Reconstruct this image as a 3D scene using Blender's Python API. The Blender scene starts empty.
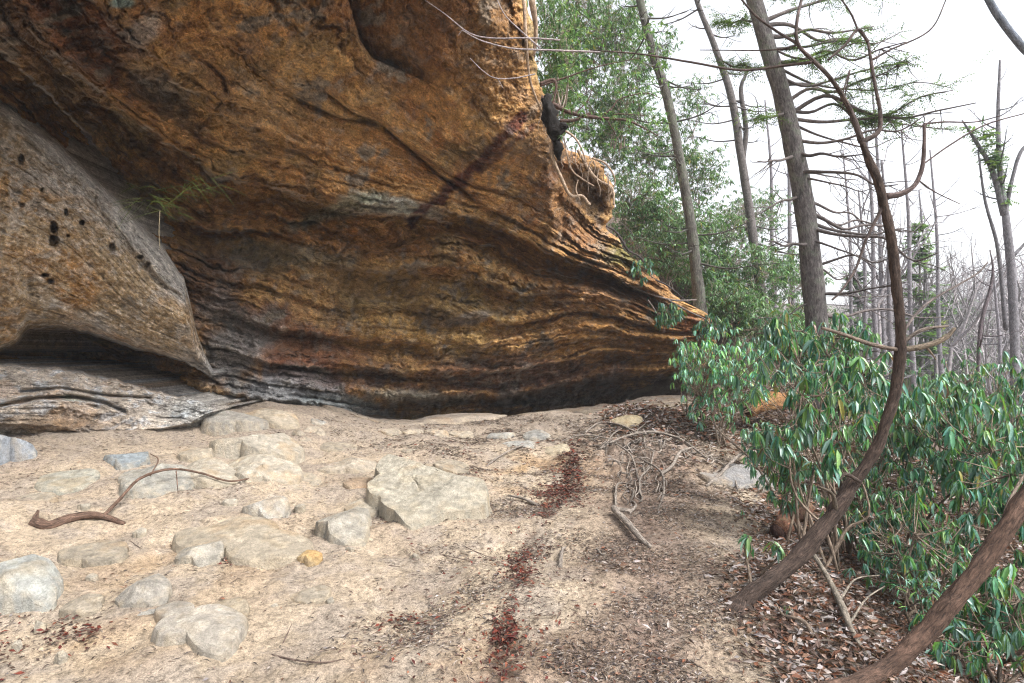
import bpy, math, random
import numpy as np
from mathutils import Vector
rng = np.random.default_rng(7)
random.seed(7)
C = bpy.context.scene.collection
F = 560.0; CX = 512.0; CY = 341.5; EYE = 1.6; PITCH = math.atan((350 - CY) / F)
cp, sp = math.cos(PITCH), math.sin(PITCH)

# ------------------------------------------------------------------ camera maths
def P(px, py, Y):
    """point seen at photo pixel (px,py) whose distance along +Y is Y"""
    px = np.asarray(px, float); py = np.asarray(py, float); Y = np.asarray(Y, float)
    a = (px - CX) / F; b = -(py - CY) / F
    dy = cp - b * sp; dz = sp + b * cp
    return np.stack([a / dy * Y, Y + 0 * a, EYE + dz / dy * Y], -1)
def proj(p):
    x, y, z = p[..., 0], p[..., 1], p[..., 2] - EYE
    d = y * cp + z * sp; u = -y * sp + z * cp
    d = np.where(d > 0.05, d, 0.05)
    return CX + F * x / d, CY - F * u / d

# ------------------------------------------------------------------ noise
_r = np.random.default_rng(3)
_perm = np.concatenate([_r.permutation(256)] * 3)
_g = _r.normal(size=(256, 3)); _g /= np.linalg.norm(_g, axis=1)[:, None]
_g32 = _g.astype(np.float32); _gx_, _gy_, _gz_ = _g32[:, 0].copy(), _g32[:, 1].copy(), _g32[:, 2].copy(); _p32 = _perm.astype(np.int32)
def pn(x, y, z):
    x, y, z = np.broadcast_arrays(np.asarray(x, float), np.asarray(y, float), np.asarray(z, float))
    fx, fy, fz = np.floor(x), np.floor(y), np.floor(z)
    xf, yf, zf = (x - fx).astype(np.float32), (y - fy).astype(np.float32), (z - fz).astype(np.float32)
    xi, yi, zi = fx.astype(np.int32) & 255, fy.astype(np.int32) & 255, fz.astype(np.int32) & 255
    s = lambda t: t * t * t * (t * (t * 6 - 15) + 10)
    u, v, w = s(xf), s(yf), s(zf); out = 0
    for i in (0, 1):
        pa = _p32[xi + i] + yi; xg = xf - i; wu = u if i else 1 - u
        for j in (0, 1):
            pb = _p32[pa + j] + zi; yg = yf - j; wv = wu * (v if j else 1 - v)
            for k in (0, 1):
                h = _p32[pb + k]
                out = out + (_gx_[h] * xg + _gy_[h] * yg + _gz_[h] * (zf - k)) * (wv * (w if k else 1 - w))
    return np.asarray(out, float) * 1.6
def fbm(x, y, z, o=4, g=0.5):
    t = 0; a = 1; f = 1
    for i in range(o):
        t = t + a * pn(x * f + 13.7 * i, y * f + 5.1 * i, z * f - 7.7 * i); a *= g; f *= 2.03
    return t
def fw(w, s, o=4, off=0.0):
    return fbm(w[..., 0] * s + off, w[..., 1] * s + off * .7, w[..., 2] * s - off, o)
def ss(a, b, x):
    t = np.clip((x - a) / (b - a), 0, 1); return t * t * (3 - 2 * t)
def tps(ctrl, val, smooth=0.0, scale=1.0):
    c = np.asarray(ctrl, float) / scale; v = np.asarray(val, float); n = len(c)
    d = np.linalg.norm(c[:, None] - c[None], axis=2)
    K = np.where(d > 0, d * d * np.log(d + 1e-12), 0) + smooth * np.eye(n)
    A = np.zeros((n + 3, n + 3)); A[:n, :n] = K; A[:n, n] = 1; A[:n, n + 1:] = c; A[n, :n] = 1; A[n + 1:, :n] = c.T
    sol = np.linalg.solve(A, np.concatenate([v, [0, 0, 0]]))
    def f(x, y):
        x = np.asarray(x, float) / scale; y = np.asarray(y, float) / scale
        r = sol[n] + sol[n + 1] * x + sol[n + 2] * y
        for i in range(n):
            q = (x - c[i, 0]) ** 2 + (y - c[i, 1]) ** 2
            r = r + sol[i] * 0.5 * q * np.log(q + 1e-12)
        return r
    return f
def segdist(px, py, poly):
    best = np.full(np.shape(px), 1e9); side = np.zeros(np.shape(px)); par = np.zeros(np.shape(px)); n = len(poly) - 1
    for i in range(n):
        (x0, y0), (x1, y1) = poly[i], poly[i + 1]
        dx, dy = x1 - x0, y1 - y0
        t = np.clip(((px - x0) * dx + (py - y0) * dy) / (dx * dx + dy * dy), 0, 1)
        d = np.hypot(px - x0 - t * dx, py - y0 - t * dy)
        m = d < best
        side = np.where(m, np.sign(dx * (py - y0) - dy * (px - x0)), side)
        par = np.where(m, (i + t) / n, par); best = np.where(m, d, best)
    return best, side, par

# ------------------------------------------------------------------ mesh building
def tag(o, label=None, cat=None, group=None, kind=None):
    if label: o['label'] = label
    if cat: o['category'] = cat
    if group: o['group'] = group
    if kind: o['kind'] = kind
    return o
def empty(name, loc, label, cat, group=None, kind=None):
    o = bpy.data.objects.new(name, None); C.objects.link(o)
    o.location = tuple(float(v) for v in loc); o.empty_display_size = .2
    return tag(o, label, cat, group, kind)
def mk(name, V, quads=None, tris=None, mat=None, parent=None, col=None, vec=None, smooth=True, origin=None, sharp=None):
    V = np.asarray(V, float).reshape(-1, 3)
    off = np.zeros(3)
    if parent is not None: off = np.array(parent.matrix_world.translation) if False else np.array(parent.location)
    elif origin is not None: off = np.asarray(origin, float)
    me = bpy.data.meshes.new(name)
    q = np.asarray(quads, int).reshape(-1, 4) if quads is not None else np.zeros((0, 4), int)
    t = np.asarray(tris, int).reshape(-1, 3) if tris is not None else np.zeros((0, 3), int)
    me.vertices.add(len(V)); me.vertices.foreach_set('co', (V - off).astype(np.float32).ravel())
    me.loops.add(q.size + t.size); me.loops.foreach_set('vertex_index', np.concatenate([q.ravel(), t.ravel()]).astype(np.int32))
    me.polygons.add(len(q) + len(t))
    st = np.concatenate([np.arange(len(q)) * 4, q.size + np.arange(len(t)) * 3]).astype(np.int32)
    me.polygons.foreach_set('loop_start', st)
    me.polygons.foreach_set('use_smooth', np.full(len(q) + len(t), bool(smooth)))
    if col is not None:
        a = me.attributes.new('col', 'FLOAT_COLOR', 'POINT')
        c = np.ones((len(V), 4), np.float32); c[:, :3] = np.clip(col, 0, 1); a.data.foreach_set('color', c.ravel())
    if vec is not None:
        a = me.attributes.new('bv', 'FLOAT_VECTOR', 'POINT'); a.data.foreach_set('vector', np.asarray(vec, np.float32).ravel())
    me.update(calc_edges=True); me.validate()
    if mat: me.materials.append(mat)
    if sharp: me.set_sharp_from_angle(angle=math.radians(sharp))
    o = bpy.data.objects.new(name, me); C.objects.link(o)
    if parent is not None: o.parent = parent
    elif origin is not None: o.location = tuple(off)
    return o
def gridquads(n, m):
    i = np.arange(n - 1)[:, None] * m + np.arange(m - 1)[None]
    return np.stack([i, i + 1, i + m + 1, i + m], -1).reshape(-1, 4)
def cat_rom(pts, n):
    p = np.asarray(pts, float); k = len(p)
    if k == 2:
        t = np.linspace(0, 1, n)[:, None]; return p[0] * (1 - t) + p[1] * t
    q = np.vstack([2 * p[0] - p[1], p, 2 * p[-1] - p[-2]])
    t = np.linspace(0, k - 1 - 1e-9, n); i = np.floor(t).astype(int); f = (t - i)[:, None]
    a, b, c, d = q[i], q[i + 1], q[i + 2], q[i + 3]
    return .5 * (2 * b + (c - a) * f + (2 * a - 5 * b + 4 * c - d) * f ** 2 + (3 * b - a - 3 * c + d) * f ** 3)
class Tubes:
    def __init__(s): s.V = []; s.Q = []; s.T = []; s.B = []; s.n = 0; s.C = []
    def add(s, pts, r, sides=6, n=None, rough=0.0, cap=True, seed=0, col=(1, 1, 1), knots=0):
        pts = np.asarray(pts, float)
        n = n or max(4, len(pts) * 4)
        r = np.atleast_1d(np.asarray(r, float))
        p = cat_rom(pts, n)
        rr = np.interp(np.linspace(0, 1, n), np.linspace(0, 1, len(r)), r) if len(r) > 1 else np.full(n, r[0])
        tg = np.gradient(p, axis=0); tg /= np.linalg.norm(tg, axis=1)[:, None] + 1e-12
        nrm = np.zeros_like(p); ref = np.array([0, 0, 1.]) if abs(tg[0, 2]) < .9 else np.array([1., 0, 0])
        v = np.cross(tg[0], ref); v /= np.linalg.norm(v)
        for i in range(n):
            v = v - tg[i] * np.dot(v, tg[i]); v /= np.linalg.norm(v) + 1e-12; nrm[i] = v
        bi = np.cross(tg, nrm)
        th = np.linspace(0, 2 * math.pi, sides, endpoint=False)
        ct, st = np.cos(th), np.sin(th)
        L = np.concatenate([[0], np.cumsum(np.linalg.norm(np.diff(p, axis=0), axis=1))])
        R = rr[:, None] * np.ones(sides)[None]
        if rough:
            cr = ct[None] * rr[:, None]; sr = st[None] * rr[:, None]; m = max(rr.max(), 1e-4)
            R = R * (1 + rough * fbm(cr / m * 1.2 + seed, sr / m * 1.2, L[:, None] / m * .35 + seed * 3.1, 3))
        V = p[:, None] + R[..., None] * (nrm[:, None] * ct[None, :, None] + bi[:, None] * st[None, :, None])
        s.V.append(V.reshape(-1, 3))
        s.B.append(np.stack([rr[:, None] * ct[None], rr[:, None] * st[None], L[:, None] + 0 * ct[None] + seed], -1).reshape(-1, 3))
        s.C.append(np.tile(np.asarray(col, float), (n * sides, 1)))
        i = np.arange(n - 1)[:, None] * sides; j = np.arange(sides)[None]; j2 = (j + 1) % sides
        s.Q.append(np.stack([i + j, i + j2, i + sides + j2, i + sides + j], -1).reshape(-1, 4) + s.n)
        if cap:
            for e, base in ((0, 0), (1, (n - 1) * sides)):
                s.V.append(p[-1 if e else 0][None] + tg[-1 if e else 0][None] * rr[-1 if e else 0] * (.3 if e else -.3)); s.B.append(s.B[-1][-1:]); s.C.append(np.asarray(col, float)[None])
                ci = s.n + n * sides + e
                a = s.n + base + np.arange(sides); b = s.n + base + (np.arange(sides) + 1) % sides
                tri = np.stack([a, b, np.full(sides, ci)], -1) if e else np.stack([b, a, np.full(sides, ci)], -1)
                s.T.append(tri)
        s.n += n * sides + (2 if cap else 0)
        return p
    def build(s, name, mat, parent=None, origin=None):
        return mk(name, np.vstack(s.V), np.vstack(s.Q), np.vstack(s.T) if s.T else None, mat, parent, vec=np.vstack(s.B), col=np.vstack(s.C), origin=origin)
# leaf template: (t along, w across, c out of plane)
LT = np.array([[0, 0, 0], [.28, -.5, .06], [.3, 0, 0], [.28, .5, .06], [.66, -.44, .0], [.68, 0, -.07], [.66, .44, .0], [1, 0, -.16]])
LQ = np.array([[1, 4, 5, 2], [2, 5, 6, 3]]); LTr = np.array([[0, 1, 2], [0, 2, 3], [4, 7, 5], [5, 7, 6]])
ST = np.array([[0, 0, 0], [.5, -.5, .08], [1, 0, -.05], [.5, .5, .08], [.5, 0, 0]])
STr = np.array([[0, 1, 4], [1, 2, 4], [4, 2, 3], [0, 4, 3]])
def unit(a): return a / (np.linalg.norm(a, axis=-1, keepdims=True) + 1e-12)
def leaves(o, d, n, L, W, col, small=False):
    d = unit(d); n = unit(n - d * np.sum(n * d, -1, keepdims=True)); s = np.cross(d, n)
    T = ST if small else LT; N = len(o); k = len(T)
    L = np.broadcast_to(L, (N,)); W = np.broadcast_to(W, (N,))
    V = o[:, None] + (T[None, :, 0:1] * L[:, None, None]) * d[:, None] + (T[None, :, 1:2] * W[:, None, None]) * s[:, None] + (T[None, :, 2:3] * L[:, None, None]) * n[:, None]
    b = (np.arange(N) * k)[:, None, None]
    c = np.repeat(col, k, axis=0)
    if small: return V.reshape(-1, 3), None, (STr[None] + b).reshape(-1, 3), c
    return V.reshape(-1, 3), (LQ[None] + b).reshape(-1, 4), (LTr[None] + b).reshape(-1, 3), c

# ------------------------------------------------------------------ materials
def newmat(name):
    m = bpy.data.materials.new(name); m.use_nodes = True; nt = m.node_tree; nt.nodes.clear()
    out = nt.nodes.new('ShaderNodeOutputMaterial'); b = nt.nodes.new('ShaderNodeBsdfPrincipled')
    nt.links.new(b.outputs[0], out.inputs[0]); return m, nt, b, out
def N(nt, typ, ins=None, **kw):
    n = nt.nodes.new(typ)
    for k, v in kw.items(): setattr(n, k, v)
    for k, v in (ins or {}).items():
        if hasattr(v, 'is_linked') or isinstance(v, bpy.types.NodeSocket): nt.links.new(v, n.inputs[k])
        else: n.inputs[k].default_value = v
    return n
def noise(nt, vec, scale, detail=6, rough=.6, dist=0.0):
    return N(nt, 'ShaderNodeTexNoise', {'Vector': vec, 'Scale': scale, 'Detail': detail, 'Roughness': rough, 'Distortion': dist})
def ramp(nt, fac, stops):
    r = N(nt, 'ShaderNodeValToRGB', {'Fac': fac}); e = r.color_ramp.elements
    while len(e) < len(stops): e.new(.5)
    for el, (p, c) in zip(e, stops): el.position = p; el.color = (c, c, c, 1) if isinstance(c, (int, float)) else (*c, 1)
    return r.outputs[0]
def mixc(nt, f, a, b, mode='MIX'):
    n = nt.nodes.new('ShaderNodeMix'); n.data_type = 'RGBA'; n.blend_type = mode
    for i, v in ((0, f), (6, a), (7, b)):
        if isinstance(v, bpy.types.NodeSocket): nt.links.new(v, n.inputs[i])
        elif i == 0: n.inputs[0].default_value = v
        else: n.inputs[i].default_value = (*v, 1)
    return n.outputs[2]
def mth(nt, op, a, b=0.0, clamp=False):
    n = nt.nodes.new('ShaderNodeMath'); n.operation = op; n.use_clamp = clamp
    for i, v in enumerate((a, b)):
        if isinstance(v, bpy.types.NodeSocket): nt.links.new(v, n.inputs[i])
        else: n.inputs[i].default_value = v
    return n.outputs[0]
def bump(nt, h, strength, dist, prev=None):
    b = N(nt, 'ShaderNodeBump', {'Height': h, 'Strength': strength, 'Distance': dist})
    if prev is not None: nt.links.new(prev, b.inputs['Normal'])
    return b.outputs[0]
def obj_co(nt): return N(nt, 'ShaderNodeNewGeometry').outputs['Position']

def rock_mat(name, fine=1.0, rough=.85, speck=.5, lines=False, k=1.0):
    m, nt, b, o = newmat(name); co = obj_co(nt)
    col = N(nt, 'ShaderNodeAttribute', attribute_name='col').outputs['Color']
    n1 = noise(nt, co, 9 * fine, 10, .7).outputs[0]
    n2 = noise(nt, co, 45 * fine, 8, .75).outputs[0]
    n3 = noise(nt, co, 3.1 * fine, 8, .65, 1.2).outputs[0]
    c = mixc(nt, 1.0, col, ramp(nt, n1, [(.33, 1 - .5 * k), (.5, 1.0), (.68, 1 + .5 * k)]), 'MULTIPLY')
    c = mixc(nt, 1.0, c, ramp(nt, n2, [(.34, 1 - .58 * k), (.5, 1.0), (.66, 1 + .6 * k)]), 'MULTIPLY')
    c = mixc(nt, mth(nt, 'MULTIPLY', ramp(nt, n3, [(.52, 0), (.66, 1)]), speck), c, (.33, .31, .29))
    nt.links.new(c, b.inputs['Base Color']); b.inputs['Roughness'].default_value = rough
    b.inputs['Specular IOR Level'].default_value = .25
    h = n1
    if lines:
        bv = N(nt, 'ShaderNodeAttribute', attribute_name='bv').outputs['Vector']
        nl = noise(nt, bv, 1.0, 7, .7).outputs[0]
        nl2 = noise(nt, N(nt, 'ShaderNodeVectorMath', {0: bv, 1: (3.1, 3.3, 2.6)}, operation='MULTIPLY').outputs[0], 1.0, 5, .7).outputs[0]
        c2 = mixc(nt, 1.0, c, ramp(nt, nl, [(.37, .66), (.5, 1.0), (.63, 1.3)]), 'MULTIPLY')
        nt.links.new(c2, b.inputs['Base Color'])
        nb = bump(nt, nl, .7, .09); nb = bump(nt, nl2, .6, .03, nb); nb = bump(nt, n1, 1.0, .12, nb)
    else:
        nb = bump(nt, n1, .8, .05)
    nb = bump(nt, n2, .8, .014, nb)
    nt.links.new(nb, b.inputs['Normal'])
    return m
def bark_mat(name, scale=1.0, moss=.0):
    m, nt, b, o = newmat(name)
    bv = N(nt, 'ShaderNodeAttribute', attribute_name='bv').outputs['Vector']
    col = N(nt, 'ShaderNodeAttribute', attribute_name='col').outputs['Color']
    st = N(nt, 'ShaderNodeVectorMath', {0: bv, 1: (1, 1, .2)}, operation='MULTIPLY').outputs[0]
    n1 = noise(nt, st, 70 * scale, 7, .75, .9).outputs[0]
    n2 = noise(nt, bv, 9 * scale, 5, .6).outputs[0]
    c = mixc(nt, 1.0, col, ramp(nt, n1, [(.36, .22), (.47, .8), (.56, 1.2), (.68, 2.1)]), 'MULTIPLY')
    c = mixc(nt, 1.0, c, ramp(nt, n2, [(.3, .7), (.6, 1.25)]), 'MULTIPLY')
    if moss: c = mixc(nt, mth(nt, 'MULTIPLY', ramp(nt, n2, [(.5, 0), (.62, 1)]), moss), c, (.10, .17, .08))
    nt.links.new(c, b.inputs['Base Color']); b.inputs['Roughness'].default_value = .85; b.inputs['Specular IOR Level'].default_value = .25
    nt.links.new(bump(nt, n1, 1.0, .02 / scale), b.inputs['Normal'])
    return m
def leaf_mat(name, rough=.38, trans=.25, spec=.5):
    m, nt, b, o = newmat(name)
    col = N(nt, 'ShaderNodeAttribute', attribute_name='col').outputs['Color']
    n = noise(nt, obj_co(nt), 60, 3, .6).outputs[0]
    c = mixc(nt, 1.0, col, ramp(nt, n, [(.3, .8), (.7, 1.2)]), 'MULTIPLY')
    nt.links.new(c, b.inputs['Base Color']); b.inputs['Roughness'].default_value = rough; b.inputs['Specular IOR Level'].default_value = spec
    tr = N(nt, 'ShaderNodeBsdfTranslucent', {'Color': mixc(nt, 1.0, c, (1.2, 1.3, .5), 'MULTIPLY')})
    mx = N(nt, 'ShaderNodeMixShader', {0: trans, 1: b.outputs[0], 2: tr.outputs[0]})
    nt.links.new(mx.outputs[0], o.inputs[0]); return m
M_cliff = rock_mat('banded sandstone', .8, .82, .3, lines=True, k=.8)
M_rock = rock_mat('pale sandstone', 1.8, .9, .0, k=.45)
M_bark = bark_mat('grey bark')
M_barkbig = bark_mat('furrowed bark', .55, .2)
M_bark1 = bark_mat('smooth rhododendron bark', 1.1)
M_twig = bark_mat('twig bark', 2.0)
M_leaf = leaf_mat('rhododendron leaf', .3, .3, .6)
M_far = leaf_mat('distant leaf', .5, .3, .35)
M_needle = leaf_mat('hemlock needle', .6, .3, .3)
M_dead = leaf_mat('dead leaf', .7, .1, .2)

# ------------------------------------------------------------------ terrain
tc = []
def g(px, py, Y): tc.append(P(px, py, Y))
for a in [(0, 683, 2.9), (256, 683, 2.8), (512, 683, 2.7), (0, 600, 3.8), (200, 560, 4.4), (0, 520, 5), (100, 470, 6.2), (200, 500, 5.6), (350, 520, 5.4), (300, 460, 7.6), (420, 450, 8.5),
          (500, 560, 4.4), (560, 480, 7.2), (640, 470, 7.8), (600, 440, 9.4), (625, 415, 11.0), (690, 415, 11.0), (690, 440, 9.4), (740, 445, 10), (700, 500, 6.2), (660, 600, 3.7), (745, 520, 5.5), (740, 610, 3.6),
          (840, 683, 2.85), (840, 600, 3.9), (900, 650, 3.9), (900, 570, 6), (860, 520, 7.5), (1000, 600, 5.5), (1000, 500, 9), (1024, 683, 4), (820, 470, 9.5), (815, 415, 12.2), (780, 400, 13.5),
          (255, 402, 10.2), (350, 418, 11.6), (450, 421, 13), (560, 413, 13.6), (635, 405, 12.6), (500, 430, 11), (400, 432, 10), (670, 400, 13.4), (720, 405, 12.6),
          (650, 412, 14.6), (690, 398, 15.2), (560, 424, 15.5), (450, 428, 14.5), (350, 422, 12.8), (250, 408, 11.5),
          (665, 300, 18.6), (712, 330, 17.4), (740, 348, 16.6), (780, 372, 16.8), (830, 388, 18), (880, 402, 21), (630, 255, 20.5), (760, 325, 22), (700, 290, 22), (640, 230, 25), (800, 345, 26), (850, 370, 28), (600, 425, 16.6), (640, 418, 16.4), (560, 425, 17.2), (480, 430, 16.5), (680, 385, 16.4)]: g(*a)
tc += [np.array(a, float) for a in [(0, -4, 0), (-8, -4, .3), (8, -4, -2), (-7, 3, .2), (-11, 7, .9), (-9, 11, 1.3), (-5, 12, .8), (-14, 16, 3), (-3, 18, 0), (1, 23, 5), (3, 19, 0), (-8, 22, 8), (-20, 0, 3), (4, 0, -.6), (7, 3, -2), (12, 8, -3), (14, 14, -2.6), (18, 22, -3.2), (26, 12, -5), (24, 30, -3), (3, 26, 9), (6, 32, 8), (14, 36, 1), (-14, 36, 14)]]
tc = np.array(tc); _tf = tps(tc[:, :2], tc[:, 2], .002, 5.0)
_gx = np.arange(-22.4, 28.6, .12); _gy = np.arange(-6.4, 36.6, .12); _G = _tf(*np.meshgrid(_gx, _gy, indexing='ij'))
def _tz(x, y):
    a = (x - _gx[0]) / .12; b = (y - _gy[0]) / .12; i = np.clip(a.astype(int), 0, len(_gx) - 2); j = np.clip(b.astype(int), 0, len(_gy) - 2); u = a - i; v = b - j
    return (_G[i, j] * (1 - u) + _G[i + 1, j] * u) * (1 - v) + (_G[i, j + 1] * (1 - u) + _G[i + 1, j + 1] * u) * v
def ground(x, y, detail=True):
    x = np.asarray(x, float); y = np.asarray(y, float)
    xa = np.clip(x, -22, 28); ya = np.clip(y, -6, 36)
    zn = _tz(xa, ya)
    d = np.hypot(x - xa, y - ya)
    far = ss(0, 30, d)
    ang = ss(-.2, .6, x / (np.hypot(x, y) + .01))
    zf = -4.5 + .105 * d + (1 - ang) * (8 + .12 * d) + 1.5 * pn(x * .03, y * .03, 1.5)
    z = zn * (1 - far) + np.clip(zf, -8, 26) * far
    z = z + .05 * fbm(x * .9, y * .9, 0.3, 3) * ss(2, 9, np.hypot(x, y))
    if detail:
        z = z + (.16 * np.abs(fbm(x * 2.2, y * 2.2, 3.1, 3)) - .02) * np.exp(-((x - 2.0) / 1.1) ** 2 - ((y - 8.2) / 1.6) ** 2) + .07 * fbm(x * .8, y * 1.1, 7.7, 3) * ss(1.6, .8, x)
        z = z + .030 * fbm(x * 1.6, y * 1.6, 4.3, 3) + .016 * fbm(x * 5, y * 5, 2.2, 3) + .006 * fbm(x * 22, y * 22, 7.2, 2)
    return z
def hit(px, py, up=0.0):
    t = np.concatenate([np.linspace(1.2, 20, 900), np.linspace(20.1, 90, 500)])
    p = P(px, py, t); gz = ground(p[:, 0], p[:, 1], False) + up
    k = np.nonzero(p[:, 2] < gz)[0]
    k = k[0] if len(k) else len(t) - 1
    return p[k]
def onground(px, py):
    p = hit(px, py); p = p.copy(); p[2] = ground(p[0], p[1]); return p

def gauss(px, py, cx, cy, rx, ry, rot=0):
    c, s = math.cos(rot), math.sin(rot); dx = px - cx; dy = py - cy
    return np.exp(-(((dx * c + dy * s) / rx) ** 2 + ((-dx * s + dy * c) / ry) ** 2))
def masks(px, py, w):
    n = fbm(w[..., 0] * 1.7, w[..., 1] * 1.7, .5, 4); n2 = fbm(w[..., 0] * 6, w[..., 1] * 6, 3.5, 3)
    right = ss(-18, 60, px - np.interp(py, [400, 430, 470, 520, 600, 683], [655, 700, 745, 735, 722, 748]) + 26 * n)
    right = np.maximum(right, np.where((py < 480) & (px > 600), ss(0, .5, gauss(px, py, 690, 412, 85, 30) - .2 + .3 * n), 0))
    right = np.maximum(right, ss(395, 370, py) * ss(560, 620, px))
    chan, _, _ = segdist(px, py, [(575, 455), (572, 480), (550, 505), (530, 545), (520, 590), (505, 650), (500, 690)])
    chan = np.exp(-(chan / (5 + 9 * ss(440, 660, py))) ** 2) * ss(-.25, .5, n2 + n * .6 + .1)
    mid = .75 * gauss(px, py, 655, 560, 75, 150) + .55 * gauss(px, py, 650, 445, 60, 40) + .4 * gauss(px, py, 590, 660, 160, 40)
    mid = np.clip(mid + .5 * n * .6, 0, 1)
    ochre = np.clip(.8 * gauss(px, py, 530, 470, 40, 22, -.3) + .6 * gauss(px, py, 600, 470, 35, 30) + .9 * gauss(px, py, 686, 466, 14, 9) + .45 * gauss(px, py, 170, 560, 120, 40) + .4 * gauss(px, py, 420, 660, 100, 30) + .35 * gauss(px, py, 540, 640, 60, 60) + .5 * gauss(px, py, 80, 640, 80, 40) + .25 * gauss(px, py, 285, 420, 30, 14), 0, 1) * ss(-.4, .5, n + .4 * n2)
    return right, chan, mid, ochre

def build_ground():
    th = np.concatenate([np.linspace(-180, -62, 60, endpoint=False), np.linspace(-62, 62, 900), np.linspace(62, 180, 60)[1:]]) * math.pi / 180
    r = np.concatenate([[.02, .3, .7], 1.1 * (260 / 1.1) ** (np.linspace(0, 1, 560) ** 1.25)])
    T, R = np.meshgrid(th, r, indexing='ij'); x = np.sin(T) * R; y = np.cos(T) * R
    z = ground(x, y); w = np.stack([x, y, z], -1)
    px, py = proj(w); front = y > .5
    right, chan, mid, ochre = masks(px, py, w)
    n = fbm(x * 2.3, y * 2.3, 9.1, 5)[..., None]; n2 = fbm(x * 9, y * 9, 1.1, 4)[..., None]
    sand = np.array([.35, .285, .212]); grey = np.array([.28, .235, .19]); oc = np.array([.36, .22, .09]); lit = np.array([.075, .052, .042]); mud = np.array([.17, .122, .098])
    c = sand + (grey - sand) * ss(-.3, .5, n + .5 * n2)
    c = c + (oc - c) * (ochre * .75)[..., None]
    c = c + (mud - c) * np.clip(mid * 1.0, 0, .9)[..., None]
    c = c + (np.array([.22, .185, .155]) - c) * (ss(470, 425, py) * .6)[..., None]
    c = c + (lit - c) * (right * .9)[..., None]
    c = c + (np.array([.14, .08, .06]) - c) * (chan * .5)[..., None]
    c = np.where(front[..., None], c, sand * .9); c = c * (1 + .25 * n2)
    farm = ss(22, 40, R)[..., None]; c = c + (np.array([.13, .115, .095]) - c) * farm
    z2 = z + .05 * ochre * 0 - .03 * chan
    w[..., 2] = z2
    m, nt, b, o = newmat('sandy soil'); co = obj_co(nt)
    col = N(nt, 'ShaderNodeAttribute', attribute_name='col').outputs['Color']
    a1 = noise(nt, co, 26, 8, .75).outputs[0]; a2 = noise(nt, co, 120, 5, .8).outputs[0]; a3 = noise(nt, co, 5, 6, .65).outputs[0]
    cc = mixc(nt, 1.0, col, ramp(nt, a1, [(.34, .45), (.5, 1.0), (.68, 1.4)]), 'MULTIPLY')
    cc = mixc(nt, 1.0, cc, ramp(nt, a2, [(.34, .5), (.5, 1.0), (.66, 1.4)]), 'MULTIPLY')
    sx = N(nt, 'ShaderNodeVectorMath', {0: co, 1: (22, 75, 40)}, operation='MULTIPLY').outputs[0]
    fl = noise(nt, sx, 1.0, 4, .7, 1.5).outputs[0]
    fleck = mth(nt, 'MULTIPLY', ramp(nt, fl, [(.57, 0), (.61, 1)]), ramp(nt, a3, [(.40, .0), (.60, .9)]))
    cc = mixc(nt, fleck, cc, (.05, .04, .037))
    nt.links.new(cc, b.inputs['Base Color']); b.inputs['Roughness'].default_value = .95; b.inputs['Specular IOR Level'].default_value = .15
    nb = bump(nt, a1, .7, .03); nb = bump(nt, a2, .7, .008, nb); nt.links.new(nb, b.inputs['Normal'])
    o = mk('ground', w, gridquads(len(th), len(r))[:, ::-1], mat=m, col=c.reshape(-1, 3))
    tag(o, kind='structure')
build_ground()

# ------------------------------------------------------------------ cliff
iso = {10: [(340, -60), (400, 60), (500, 150), (610, 225)], 9: [(200, -50), (260, 40), (360, 110), (480, 180), (600, 247)], 8: [(60, -50), (130, 40), (240, 110), (370, 165), (480, 200), (600, 262), (700, 308)],
       7: [(-60, -60), (60, 60), (130, 120), (200, 160), (330, 207), (420, 212), (500, 232), (600, 274), (700, 318)], 6: [(-40, 25), (50, 110), (130, 200), (200, 235), (300, 250), (400, 262), (520, 290), (620, 300), (700, 326)],
       5: [(-60, 60), (30, 140), (110, 225), (190, 275), (300, 310), (420, 325), (520, 333), (620, 322), (700, 334)], 4: [(-60, 140), (60, 240), (180, 320), (300, 350), (430, 362), (520, 360), (640, 346), (700, 346)],
       3: [(-60, 260), (60, 310), (180, 360), (300, 385), (420, 395), (540, 388), (680, 368)], 2: [(60, 390), (180, 400), (300, 415), (420, 427), (540, 417), (680, 398)], 11.5: [(470, -100), (560, 60), (620, 150)], 13: [(600, -150), (640, 60)], 1: [(200, 440), (450, 455), (680, 430)]}
_pts = [p for v in iso.values() for p in v]; _val = [k for k, v in iso.items() for p in v]
fB = tps(_pts, _val, .02, 100.)
dc = [(-250, -200, 2.8), (0, -200, 3.6), (250, -200, 4.7), (500, -200, 5.8), (0, 0, 5), (150, 0, 5.9), (300, 0, 6.8), (450, 0, 7.6), (530, 0, 8), (0, 100, 6.4), (150, 100, 7.3), (300, 100, 8.2), (450, 100, 9), (550, 120, 9.5),
      (0, 200, 8.0), (100, 200, 8.6), (200, 200, 9), (350, 200, 9.6), (480, 200, 10.3), (600, 200, 11.5), (200, 300, 10), (350, 270, 11), (500, 280, 12), (620, 290, 13), (700, 320, 14.3), (200, 360, 9.9), (300, 350, 11), (450, 350, 13),
      (600, 350, 14), (690, 350, 14.4), (250, 400, 10.2), (350, 405, 11.6), (450, 400, 13.3), (600, 395, 14.8), (680, 390, 15.0), (200, 440, 9.9), (350, 440, 12), (500, 440, 14.5), (650, 440, 15.3), (0, 300, 8.8), (0, 400, 8.4), (-250, 100, 5.4), (-250, 300, 7), (-250, 440, 7)]
fD = tps([(a, b) for a, b, _ in dc], [c for _, _, c in dc], .01, 100.)
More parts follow.
